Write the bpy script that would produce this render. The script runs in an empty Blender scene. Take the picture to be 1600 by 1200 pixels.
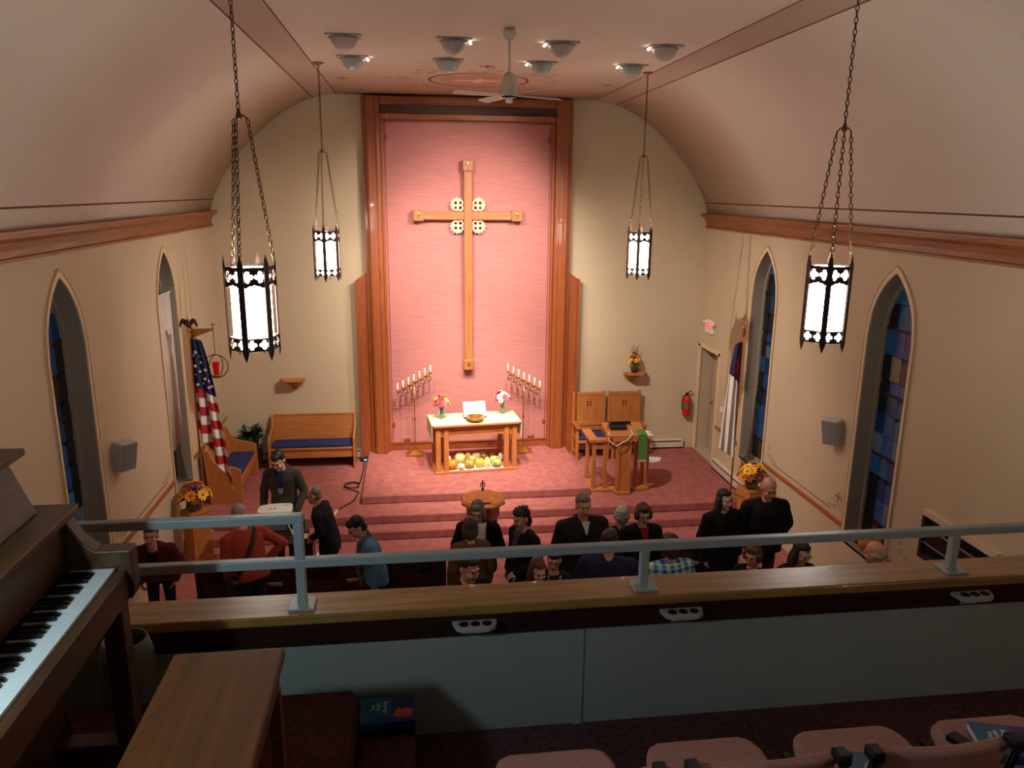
import bpy, bmesh, math, random
from mathutils import Vector, Matrix, Euler
random.seed(7)
PI = math.pi
sc = bpy.context.scene
COL = sc.collection

# ------------------------------------------------------------------ camera
CAM = Vector((0.0, 0.0, 5.5)); FPX = 1215.0
YAW, PIT, ROL = math.radians(7.35673), math.radians(13.93557), math.radians(0.57439)
_f = Vector((math.sin(YAW)*math.cos(PIT), math.cos(YAW)*math.cos(PIT), -math.sin(PIT)))
_r0 = Vector((math.cos(YAW), -math.sin(YAW), 0)); _u0 = _r0.cross(_f)
_r = math.cos(ROL)*_r0 + math.sin(ROL)*_u0; _u = -math.sin(ROL)*_r0 + math.cos(ROL)*_u0
cd = bpy.data.cameras.new('camera'); cam = bpy.data.objects.new('camera', cd); COL.objects.link(cam)
cd.sensor_width = 36.0; cd.lens = 36.0*FPX/1600.0; cd.clip_start = 0.05
mw = Matrix((( _r.x, _u.x, -_f.x, CAM.x), (_r.y, _u.y, -_f.y, CAM.y), (_r.z, _u.z, -_f.z, CAM.z), (0,0,0,1)))
cam.matrix_world = mw; sc.camera = cam
def ray(u, v): return _r*((u-800)/FPX) + _u*(-(v-600)/FPX) + _f
def Xp(u, v, x): d = ray(u, v); return CAM + d*((x-CAM.x)/d.x)
def Yp(u, v, y): d = ray(u, v); return CAM + d*((y-CAM.y)/d.y)
def Zp(u, v, z): d = ray(u, v); return CAM + d*((z-CAM.z)/d.z)

# ------------------------------------------------------------------ world, exposure
w = bpy.data.worlds.new('night'); sc.world = w; w.use_nodes = True
w.node_tree.nodes['Background'].inputs[0].default_value = (0.010, 0.013, 0.022, 1)
w.node_tree.nodes['Background'].inputs[1].default_value = 0.6
vs = sc.view_settings
vs.view_transform = 'Standard'; vs.look = 'None'; vs.gamma = 1.0; vs.use_curve_mapping = False
vs.exposure = 0.0
LANTERN_EMIT = 33.0
SPOT_W = 1250.0
HOUSE_W = 55.0

# ------------------------------------------------------------------ materials
def lin(c):
    return tuple(((x/255.0)/12.92 if x/255.0 <= 0.04045 else ((x/255.0+0.055)/1.055)**2.4) for x in c)
MATS = {}
def mat(name, col, rough=0.6, metal=0.0, var=0.0, vscale=8.0, bump=0.0, bscale=60.0, stretch=(1,1,1), col2=None, emit=None, estr=0.0, alpha=None, spec=0.5, coat=0.0, trans=0.0):
    if name in MATS: return MATS[name]
    m = bpy.data.materials.new(name); m.use_nodes = True
    nt = m.node_tree; b = nt.nodes['Principled BSDF']
    b.inputs['Base Color'].default_value = (*lin(col), 1)
    b.inputs['Roughness'].default_value = rough; b.inputs['Metallic'].default_value = metal
    b.inputs['Specular IOR Level'].default_value = spec
    b.inputs['Coat Weight'].default_value = coat
    b.inputs['Transmission Weight'].default_value = trans
    if emit: b.inputs['Emission Color'].default_value = (*lin(emit), 1); b.inputs['Emission Strength'].default_value = estr
    if var > 0 or col2 or bump > 0:
        tc = nt.nodes.new('ShaderNodeTexCoord'); mp = nt.nodes.new('ShaderNodeMapping')
        mp.inputs['Scale'].default_value = stretch
        nt.links.new(tc.outputs['Object'], mp.inputs['Vector'])
    if var > 0 or col2:
        n = nt.nodes.new('ShaderNodeTexNoise'); n.inputs['Scale'].default_value = vscale; n.inputs['Detail'].default_value = 5
        nt.links.new(mp.outputs['Vector'], n.inputs['Vector'])
        r = nt.nodes.new('ShaderNodeValToRGB'); c = lin(col)
        c2 = lin(col2) if col2 else tuple(x*(1-var) for x in c)
        r.color_ramp.elements[0].color = (*c2, 1); r.color_ramp.elements[1].color = (*c, 1)
        r.color_ramp.elements[0].position = 0.35; r.color_ramp.elements[1].position = 0.65
        nt.links.new(n.outputs['Fac'], r.inputs['Fac']); nt.links.new(r.outputs['Color'], b.inputs['Base Color'])
    if bump > 0:
        n2 = nt.nodes.new('ShaderNodeTexNoise'); n2.inputs['Scale'].default_value = bscale; n2.inputs['Detail'].default_value = 3
        nt.links.new(mp.outputs['Vector'], n2.inputs['Vector'])
        bp = nt.nodes.new('ShaderNodeBump'); bp.inputs['Strength'].default_value = bump; bp.inputs['Distance'].default_value = 0.01
        nt.links.new(n2.outputs['Fac'], bp.inputs['Height']); nt.links.new(bp.outputs['Normal'], b.inputs['Normal'])
    MATS[name] = m; return m
def wood(name, col, col2, axis='z', rough=0.42, sc_=3.0, coat=0.15):
    s = {'x': (0.6, 9, 9), 'y': (9, 0.6, 9), 'z': (9, 9, 0.6)}[axis]
    return mat(name, col, rough=rough, col2=col2, vscale=sc_, stretch=s, bump=0.06, bscale=14, coat=coat)

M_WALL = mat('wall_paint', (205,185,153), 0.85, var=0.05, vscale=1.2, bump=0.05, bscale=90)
M_CEIL = mat('ceiling_plaster', (206,192,175), 0.9, var=0.04, vscale=0.9, bump=0.06, bscale=70)
M_BAND = mat('ceiling_band_paint', (176,150,132), 0.9)
M_STRIPE = mat('stripe_paint', (96,44,34), 0.8)
M_STENCIL = mat('stencil_paint', (152,116,96), 0.85)
M_GOLDP = mat('gold_paint', (206,170,112), 0.6)
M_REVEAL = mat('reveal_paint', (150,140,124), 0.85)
M_WTRIM = mat('window_trim_paint', (222,200,166), 0.7)
M_CARPET = mat('rose_carpet', (174,107,100), 0.95, col2=(158,92,86), vscale=7.0, bump=0.5, bscale=220, spec=0.1)
M_BCARPET = mat('balcony_carpet', (116,76,76), 0.95, col2=(92,58,60), vscale=40, bump=0.6, bscale=240, spec=0.1)
M_OAK = wood('oak_vertical', (194,124,66), (170,100,48), 'z', sc_=5.0)
M_OAKX = wood('oak_long', (196,126,68), (172,102,50), 'x', sc_=5.0)
M_OAKY = wood('oak_deep', (180,108,56), (152,86,40), 'y')
M_FRAME = wood('altar_frame_oak', (160,86,44), (140,70,32), 'z', sc_=7.0)
M_FRAMEX = wood('altar_beam_oak', (160,86,44), (126,62,30), 'x')
M_FONTX = wood('font_oak', (182,108,52), (156,86,38), 'x', sc_=5.0)
M_CROWN = wood('crown_wood', (160,98,52), (134,78,40), 'y', rough=0.5)
M_DARKWOOD = wood('dark_pew_wood', (62,34,22), (44,22,14), 'x', rough=0.4)
M_CARVE = mat('carved_dark_wood', (92,58,34), 0.6, var=0.6, vscale=40, bump=0.8, bscale=50)
M_LEDGE = wood('ledge_oak', (190,140,76), (152,104,52), 'x', rough=0.33, coat=0.3)
M_PIANO = wood('piano_walnut', (96,62,34), (74,44,22), 'y', rough=0.42, coat=0.05)
M_BENCH = wood('bench_walnut', (124,66,20), (98,50,14), 'y', rough=0.5, coat=0.0)
M_FABRIC = mat('pink_wall_fabric', (188,125,119), 0.9, col2=(172,108,102), vscale=5, stretch=(0.5,1,26), bump=0.12, bscale=40, spec=0.15)
M_CROSS = wood('cross_oak', (174,110,64), (152,92,50), 'z', rough=0.4)
M_CROSSX = wood('cross_oak_arm', (174,110,64), (152,92,50), 'x', rough=0.4)
M_IVORY = mat('ivory_carving', (232,214,170), 0.5)
M_BRASS = mat('brass', (196,156,84), 0.28, 0.9)
M_DBRASS = mat('aged_bronze', (84,58,40), 0.45, 0.7, var=0.3, vscale=30)
M_IRON = mat('lantern_iron', (64,44,36), 0.5, 0.6)
M_CHAIN = mat('chain_bronze', (92,70,48), 0.4, 0.8)
M_LGLOW_REARC = mat('rear_lantern_diffuser_cool', (240,250,255), 0.4, emit=(150,222,255), estr=7.0)
M_LGLOW_REARW = mat('rear_lantern_diffuser', (250,248,240), 0.4, emit=(255,236,210), estr=9.0)
M_LGLOW = mat('lantern_diffuser', (250,248,245), 0.4, emit=(255,248,240), estr=LANTERN_EMIT)
M_WHITE = mat('white_enamel', (232,228,220), 0.45)
M_FAN = mat('fan_white', (206,194,180), 0.5)
M_PLATE = mat('lamp_housing', (190,180,168), 0.5)
M_GLASSW = mat('lamp_glass', (150,156,148), 0.25, emit=(255,240,225), estr=0.02)
M_BULB = mat('lamp_bulb', (255,250,240), 0.3, emit=(255,238,220), estr=30.0)
M_PARAPET = mat('parapet_paint', (168,172,164), 0.8, var=0.06, vscale=3, bump=0.08, bscale=120)
M_RAIL = mat('rail_paint', (176,180,176), 0.42)
M_KEYW = mat('ivory_key', (240,240,234), 0.25)
M_KEYB = mat('ebony_key', (14,13,14), 0.25)
M_BLACK = mat('black_plastic', (18,18,19), 0.5)
M_BLACKM = mat('black_metal', (20,19,20), 0.35, 0.3)
M_SEAT = mat('mauve_upholstery', (204,152,138), 0.95, var=0.14, vscale=60, bump=0.3, bscale=300, spec=0.1)
M_BLUE = mat('blue_cushion', (52,60,104), 0.9, var=0.2, vscale=40, bump=0.2, bscale=200, spec=0.15)
M_PAPER = mat('paper', (236,234,228), 0.8)
M_GREENCLOTH = mat('pale_green_cloth', (214,220,172), 0.9, spec=0.1)
M_WCLOTH = mat('white_cloth', (240,236,226), 0.9)
M_PARAMENT = mat('green_parament', (92,140,60), 0.9, col2=(58,104,44), vscale=30)
M_RED = mat('red_enamel', (196,30,28), 0.35)
M_REDGLASS = mat('ruby_glass', (170,10,22), 0.1, emit=(200,10,15), estr=0.25)
M_PEWTER = mat('pewter_grey', (132,132,134), 0.5)
M_SPK = mat('speaker_grey', (176,174,172), 0.6)
M_GRILLE = mat('speaker_grille', (140,140,140), 0.7, bump=0.5, bscale=400)
M_GLASS = mat('clear_glass', (200,225,215), 0.05, trans=0.75)
M_WATER = mat('green_stems', (60,104,50), 0.6)
M_LEAF = mat('dark_leaf', (30,72,32), 0.45, col2=(18,50,22), vscale=12)
M_LEAD = mat('window_lead', (20,18,18), 0.5, 0.3)
M_HEATER = mat('heater_enamel', (216,204,186), 0.45)
M_SOIL = mat('pot_dark', (44,38,34), 0.6)
M_DOOR = mat('door_paint', (186,164,140), 0.6)
M_SCREEN = mat('drape_cloth', (206,190,178), 0.9, var=0.1, vscale=5)

# ------------------------------------------------------------------ mesh builder
class MB:
    def __init__(s): s.v = []; s.f = []; s.m = []; s.mi = 0
    def add(s, vs_, fs_):
        n = len(s.v); s.v.extend([tuple(x) for x in vs_]); s.f.extend([tuple(n+i for i in f) for f in fs_]); s.m.extend([s.mi]*len(fs_)); return s
    def box(s, c, d, R=None):
        c = Vector(c); h = Vector(d)/2
        vs_ = [Vector((x*h.x, y*h.y, z*h.z)) for x in (-1,1) for y in (-1,1) for z in (-1,1)]
        if R is not None: vs_ = [R @ p for p in vs_]
        return s.add([c+p for p in vs_], [(0,1,3,2),(4,6,7,5),(0,4,5,1),(2,3,7,6),(0,2,6,4),(1,5,7,3)])
    def bx(s, x0, x1, y0, y1, z0, z1): return s.box(((x0+x1)/2,(y0+y1)/2,(z0+z1)/2), (abs(x1-x0),abs(y1-y0),abs(z1-z0)))
    def cyl(s, p0, p1, r0, r1=None, n=12):
        if r1 is None: r1 = r0
        p0 = Vector(p0); p1 = Vector(p1); d = (p1-p0).normalized()
        a = d.orthogonal().normalized(); b = d.cross(a)
        vs_ = []
        for p, r in ((p0,r0),(p1,r1)):
            for i in range(n):
                t = 2*PI*i/n; vs_.append(p + (a*math.cos(t)+b*math.sin(t))*r)
        fs_ = [(i,(i+1)%n,n+(i+1)%n,n+i) for i in range(n)] + [tuple(range(n-1,-1,-1)), tuple(range(n,2*n))]
        return s.add(vs_, fs_)
    def tube(s, pts, r, n=8, closed=False):
        pts = [Vector(p) for p in pts]; N = len(pts); vs_ = []; fs_ = []
        rr = r if isinstance(r, (list,tuple)) else [r]*N
        t0 = (pts[1]-pts[0]).normalized(); a = t0.orthogonal().normalized()
        for i, p in enumerate(pts):
            if closed: t = (pts[(i+1)%N]-pts[i-1]).normalized()
            else: t = (pts[min(i+1,N-1)]-pts[max(i-1,0)]).normalized()
            a = (a - t*a.dot(t))
            if a.length < 1e-6: a = t.orthogonal()
            a.normalize(); b = t.cross(a)
            for k in range(n):
                q = 2*PI*k/n; vs_.append(p + (a*math.cos(q)+b*math.sin(q))*rr[i])
        for i in range(N if closed else N-1):
            j = (i+1) % N
            for k in range(n):
                fs_.append((i*n+k, i*n+(k+1)%n, j*n+(k+1)%n, j*n+k))
        if not closed: fs_ += [tuple(range(n-1,-1,-1)), tuple((N-1)*n+k for k in range(n))]
        return s.add(vs_, fs_)
    def lathe(s, prof, c=(0,0,0), n=20, rot=0.0, sx=1.0, sy=1.0):
        c = Vector(c); vs_ = []; fs_ = []
        for r, z in prof:
            for i in range(n):
                t = 2*PI*i/n+rot; vs_.append(c+Vector((r*math.cos(t)*sx, r*math.sin(t)*sy, z)))
        L = len(prof)
        for j in range(L-1):
            for i in range(n): fs_.append((j*n+i, j*n+(i+1)%n, (j+1)*n+(i+1)%n, (j+1)*n+i))
        fs_ += [tuple(range(n-1,-1,-1)), tuple((L-1)*n+i for i in range(n))]
        return s.add(vs_, fs_)
    def ell(s, c, r, n=14, m=9, R=None):
        c = Vector(c); vs_ = []; fs_ = []
        for j in range(1, m):
            ph = PI*j/m
            for i in range(n):
                t = 2*PI*i/n
                p = Vector((r[0]*math.sin(ph)*math.cos(t), r[1]*math.sin(ph)*math.sin(t), r[2]*math.cos(ph)))
                vs_.append(c + (R @ p if R is not None else p))
        top = len(vs_); q = Vector((0,0,r[2])); vs_.append(c+(R@q if R is not None else q)); vs_.append(c-(R@q if R is not None else q))
        for j in range(m-2):
            for i in range(n): fs_.append((j*n+i, (j+1)*n+i, (j+1)*n+(i+1)%n, j*n+(i+1)%n))
        for i in range(n):
            fs_.append((top, i, (i+1)%n)); fs_.append((top+1, (m-2)*n+(i+1)%n, (m-2)*n+i))
        return s.add(vs_, fs_)
    def prism(s, poly, fn, d0, d1):
        """poly: 2-D points; fn(a,b,d) -> 3-D"""
        n = len(poly)
        vs_ = [fn(a,b,d0) for a,b in poly] + [fn(a,b,d1) for a,b in poly]
        fs_ = [tuple(range(n)), tuple(range(2*n-1,n-1,-1))] + [(i,n+i,n+(i+1)%n,(i+1)%n) for i in range(n)]
        return s.add(vs_, fs_)
    def ring(s, c, R, r, n=24, k=8, nx=Vector((1,0,0)), ny=Vector((0,1,0)), ry=None):
        c = Vector(c); ry = ry or R
        return s.tube([c+nx*(R*math.cos(2*PI*i/n))+ny*(ry*math.sin(2*PI*i/n)) for i in range(n)], r, k, True)
    def mesh(s, name, mats, smooth=False):
        me = bpy.data.meshes.new(name); me.from_pydata(s.v, [], s.f)
        for m_ in (mats if isinstance(mats,(list,tuple)) else [mats]): me.materials.append(m_)
        me.polygons.foreach_set('material_index', s.m)
        bm = bmesh.new(); bm.from_mesh(me); bmesh.ops.recalc_face_normals(bm, faces=bm.faces); bm.to_mesh(me); bm.free()
        if smooth: me.polygons.foreach_set('use_smooth', [True]*len(me.polygons))
        me.update(); return me
    def build(s, name, mats, parent=None, smooth=False, bevel=0.0, loc=None, rz=0.0, **kw):
        o = bpy.data.objects.new(name, s.mesh(name, mats, smooth)); COL.objects.link(o)
        if parent is not None: o.parent = parent
        if loc is not None: o.location = loc
        o.rotation_euler.z = rz
        if bevel > 0:
            b = o.modifiers.new('bevel','BEVEL'); b.width = bevel; b.segments = 2; b.limit_method = 'ANGLE'; b.angle_limit = math.radians(40)
        if smooth == 'auto':
            pass
        for k_, v_ in kw.items(): o[k_] = v_
        return o
def smooth_by_angle(o, deg=40):
    me = o.data
    for p in me.polygons: p.use_smooth = True
    bm = bmesh.new(); bm.from_mesh(me)
    for e in bm.edges:
        if len(e.link_faces) == 2 and e.calc_face_angle(0) > math.radians(deg): e.smooth = False
    bm.to_mesh(me); bm.free()
    return o
def thing(name, label, cat, loc=(0,0,0), rz=0.0, group=None):
    o = bpy.data.objects.new(name, None); COL.objects.link(o); o.empty_display_size = 0.1
    o.location = loc; o.rotation_euler.z = rz; o['label'] = label; o['category'] = cat
    if group: o['group'] = group
    return o
def tag(o, label, cat, group=None):
    o['label'] = label; o['category'] = cat
    if group: o['group'] = group
    return o
def struct(o, label=None):
    o['kind'] = 'structure'
    if label: o['label'] = label
    return o
def copy_tree(o, parent=None):
    c = o.copy(); COL.objects.link(c); c.parent = parent
    for ch in list(o.children): copy_tree(ch, c)
    return c
def spot(name, loc, target, power, col, size_deg, blend=0.5, rad=0.06):
    l = bpy.data.lights.new(name, 'SPOT'); l.energy = power; l.color = col; l.spot_size = math.radians(size_deg); l.spot_blend = blend; l.shadow_soft_size = rad
    o = bpy.data.objects.new(name, l); COL.objects.link(o); o.location = loc
    o.rotation_euler = (Vector(target)-Vector(loc)).to_track_quat('-Z','Y').to_euler(); return o
# ================================================================== SETTING
XL, XR, YB, YF = -3.63, 5.79, 15.0, -3.6
XC = 1.08
ZN, ZS1, ZS2, ZA = 0.0, 0.15, 0.30, 0.45
ZCROWN0, ZCROWN1 = 4.83, 5.11

def arch_h(t, w_, h): R = (w_*w_+h*h)/(2*w_); return math.sqrt(max(0.0, R*R-(t+R-w_)**2))
def arch_poly(yc, w_, z0, zs, h, n=12):
    pts = [(yc-w_, z0), (yc+w_, z0)]
    for i in range(n+1): t = w_*(1-i/n); pts.append((yc+t, zs+arch_h(t, w_, h)))
    for i in range(1, n+1): t = w_*(i/n); pts.append((yc-t, zs+arch_h(t, w_, h)))
    return pts
WIN_W, WIN_ZS, WIN_H, WIN_Z0 = 0.45, 3.78, 0.81, 0.90
WINS_R = [8.73, 12.25]; WINS_L = [8.57, 12.08]

def side_wall(name, xin, sgn, wins, door=None):
    mb = MB(); xo = xin+sgn*0.5; top = 5.6
    cuts = [YF, YB]
    ops = []
    for yc in wins: ops.append((yc-WIN_W, yc+WIN_W, 'a', yc))
    if door: ops.append((door[0], door[1], 'd', None))
    ops.sort(); y = YF
    def q(y0, y1, za0, za1, zb0, zb1): mb.add([(xin,y0,za0),(xin,y1,za1),(xin,y1,zb1),(xin,y0,zb0)], [(0,1,2,3)])
    for o in ops:
        q(y, o[0], 0, 0, top, top)
        if o[2] == 'a':
            n = 24; zp = WIN_ZS
            for i in range(n):
                y0 = o[0]+(o[1]-o[0])*i/n; y1 = o[0]+(o[1]-o[0])*(i+1)/n
                h0 = WIN_ZS+arch_h(abs(y0-o[3]), WIN_W, WIN_H); h1 = WIN_ZS+arch_h(abs(y1-o[3]), WIN_W, WIN_H)
                q(y0, y1, 0, 0, WIN_Z0, WIN_Z0); q(y0, y1, h0, h1, top, top)
        else:
            q(o[0], o[1], 0, 0, door[2], door[2]); q(o[0], o[1], door[3], door[3], top, top)
        y = o[1]
    q(y, YB, 0, 0, top, top)
    # outer skin, ends
    mb.add([(xo,YF,0),(xo,YB,0),(xo,YB,top),(xo,YF,top),(xin,YF,0),(xin,YB,0),(xin,YB,top),(xin,YF,top)],
           [(0,1,2,3),(0,4,5,1),(3,2,6,7),(0,3,7,4),(1,5,6,2)])
    wl = struct(mb.build(name, M_WALL))
    # reveals of the openings
    for o in ops:
        r = MB()
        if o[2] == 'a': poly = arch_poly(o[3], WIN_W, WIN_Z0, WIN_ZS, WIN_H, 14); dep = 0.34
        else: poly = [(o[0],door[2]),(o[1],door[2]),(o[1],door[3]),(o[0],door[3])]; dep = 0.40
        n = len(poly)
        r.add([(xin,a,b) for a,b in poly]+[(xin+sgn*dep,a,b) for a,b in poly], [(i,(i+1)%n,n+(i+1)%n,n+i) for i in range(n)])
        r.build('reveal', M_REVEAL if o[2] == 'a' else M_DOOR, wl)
    return wl
wr = side_wall('wall_right', XR, 1, WINS_R, door=(13.93, 14.94, ZS2, 2.47))
wl = side_wall('wall_left', XL, -1, WINS_L)
struct(MB().bx(XL-0.5, XR+0.5, YB, YB+0.3, 0, 7.5).build('wall_back', M_WALL))
struct(MB().bx(XL-0.5, XR+0.5, YF-0.3, YF, 0, 7.5).build('wall_front', M_WALL))

# barrel ceiling
prof = [(0,7.155),(2.36,7.155),(2.77,7.083),(3.25,6.86),(3.65,6.56),(4.05,6.17),(4.35,5.80),(4.57,5.42),(4.69,5.10),(4.72,4.95)]
def catm(p, k=6):
    out = []
    for i in range(len(p)-1):
        p0 = p[max(i-1,0)]; p1 = p[i]; p2 = p[i+1]; p3 = p[min(i+2,len(p)-1)]
        for j in range(k):
            t = j/k
            out.append(tuple(0.5*((2*p1[a])+(-p0[a]+p2[a])*t+(2*p0[a]-5*p1[a]+4*p2[a]-p3[a])*t*t+(-p0[a]+3*p1[a]-3*p2[a]+p3[a])*t**3) for a in (0,1)))
    out.append(p[-1]); return out
half = [(0,7.155),(1.2,7.155)] + catm(prof[1:], 6)
full = [(XC-a, z) for a, z in reversed(half)] + [(XC+a, z) for a, z in half[1:]]
mb = MB(); n = len(full)
for yy in (YF, YB+0.02): mb.v.extend([(x, yy, z) for x, z in full])
for i in range(n-1): mb.f.append((i, i+1, n+i+1, n+i)); mb.m.append(0)
ceil = mb.build('ceiling', M_CEIL); struct(ceil)
for p in ceil.data.polygons: p.use_smooth = True
so = ceil.modifiers.new('thickness','SOLIDIFY'); so.thickness = 0.12; so.offset = 1.0
# make sure the normals of the sheet point into the room so the thickness grows outwards
if ceil.data.polygons[n//2].normal.z > 0: ceil.data.flip_normals()
so.offset = -1.0

def ceil_z(x):
    a = abs(x-XC)
    for i in range(len(half)-1):
        if half[i][0] <= a <= half[i+1][0]:
            t = (a-half[i][0])/max(1e-6, half[i+1][0]-half[i][0]); return half[i][1]+(half[i+1][1]-half[i][1])*t
    return 5.0
# painted band and stripes along the ceiling shoulders
tn = [0]
def strip_on_ceiling(xa, xb, m_, dz, steps=4):
    mb = MB(); pts = []
    for i in range(steps+1):
        x = xa+(xb-xa)*i/steps; pts.append((x, ceil_z(x)))
    k = len(pts)
    for yy in (YF+0.05, YB):
        mb.v.extend([(x, yy, z-dz) for x, z in pts])
    for yy in (YF+0.05, YB):
        mb.v.extend([(x, yy, z+0.004) for x, z in pts])
    for i in range(k-1):
        mb.f.append((i,i+1,k+i+1,k+i)); mb.m.append(0); mb.f.append((2*k+i,3*k+i,3*k+i+1,2*k+i+1)); mb.m.append(0)
    tn[0] += 1
    return struct(mb.build('trim_%d' % tn[0], m_))
for s in (-1, 1):
    strip_on_ceiling(XC+s*2.372, XC+s*2.755, M_BAND, 0.002)
    strip_on_ceiling(XC+s*2.355, XC+s*2.372, M_STRIPE, 0.004, 1)
    strip_on_ceiling(XC+s*2.755, XC+s*2.775, M_STRIPE, 0.004, 1)
    strip_on_ceiling(XC+s*4.612, XC+s*4.620, M_STRIPE, 0.004, 1)
# crown mouldings
for s, xw in ((1, XL), (-1, XR)):
    pr = [(0,4.83),(0.05,4.83),(0.055,4.86),(0.03,4.87),(0.035,4.93),(0.06,5.0),(0.10,5.04),(0.13,5.045),(0.135,5.075),(0.155,5.08),(0.155,5.11),(0,5.11)]
    mb = MB().prism([(a, b) for a, b in pr], lambda a, b, d, xw=xw, s=s: (xw+s*a, d, b), YF+0.05, YB-0.01 if True else 0)
    tn[0] += 1; struct(mb.build('trim_%d' % tn[0], M_CROWN), 'dark oak crown moulding along the side wall')

# floors: nave, steps, side floor, altar platform
fl = struct(MB().bx(XL-0.02, XR+0.02, YF, 11.78, -0.2, 0).build('floor', M_CARPET))
st = MB()
struct(MB().bx(XL, XR, 11.75, YB, 0.0, ZS1).build('floor_lower_step', M_CARPET, bevel=0.02))
struct(MB().bx(XL, XR, 12.05, YB, ZS1-0.001, ZS2).build('floor_chancel', M_CARPET, bevel=0.02))
struct(MB().bx(-0.93, 3.03, 12.55, YB, ZS2-0.001, ZA).build('floor_altar_platform', M_CARPET, bevel=0.02))

# windows ------------------------------------------------------------
def clip_poly(poly, win):
    out = list(poly); n = len(win)
    for i in range(n):
        a = win[i]; b = win[(i+1)%n]; inp = out; out = []
        if not inp: break
        def side(p): return (b[0]-a[0])*(p[1]-a[1])-(b[1]-a[1])*(p[0]-a[0])
        for j in range(len(inp)):
            p = inp[j]; q = inp[(j+1)%len(inp)]; sp, sq = side(p), side(q)
            if sp >= 0: out.append(p)
            if (sp >= 0) != (sq >= 0):
                t = sp/(sp-sq); out.append((p[0]+(q[0]-p[0])*t, p[1]+(q[1]-p[1])*t))
    return out
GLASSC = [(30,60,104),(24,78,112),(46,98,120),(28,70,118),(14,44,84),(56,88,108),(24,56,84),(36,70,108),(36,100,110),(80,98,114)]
GLASSM = [mat('stained_glass_%d' % i, c, 0.22, var=0.35, vscale=9, bump=0.15, bscale=30, emit=c, estr=0.10, spec=0.3) for i, c in enumerate(GLASSC)]  # weak emission in the pane colours stands in for dusk light outside
G_DARK = mat('stained_glass_violet', (22,20,32), 0.25, var=0.4, vscale=12, bump=0.2, bscale=30)
G_AMBER = mat('stained_glass_amber', (78,56,30), 0.25, var=0.4, vscale=9, bump=0.2, bscale=30)
G_PALE = mat('stained_glass_pale', (120,116,98), 0.3, var=0.2, vscale=20)
wn = [0]
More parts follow.
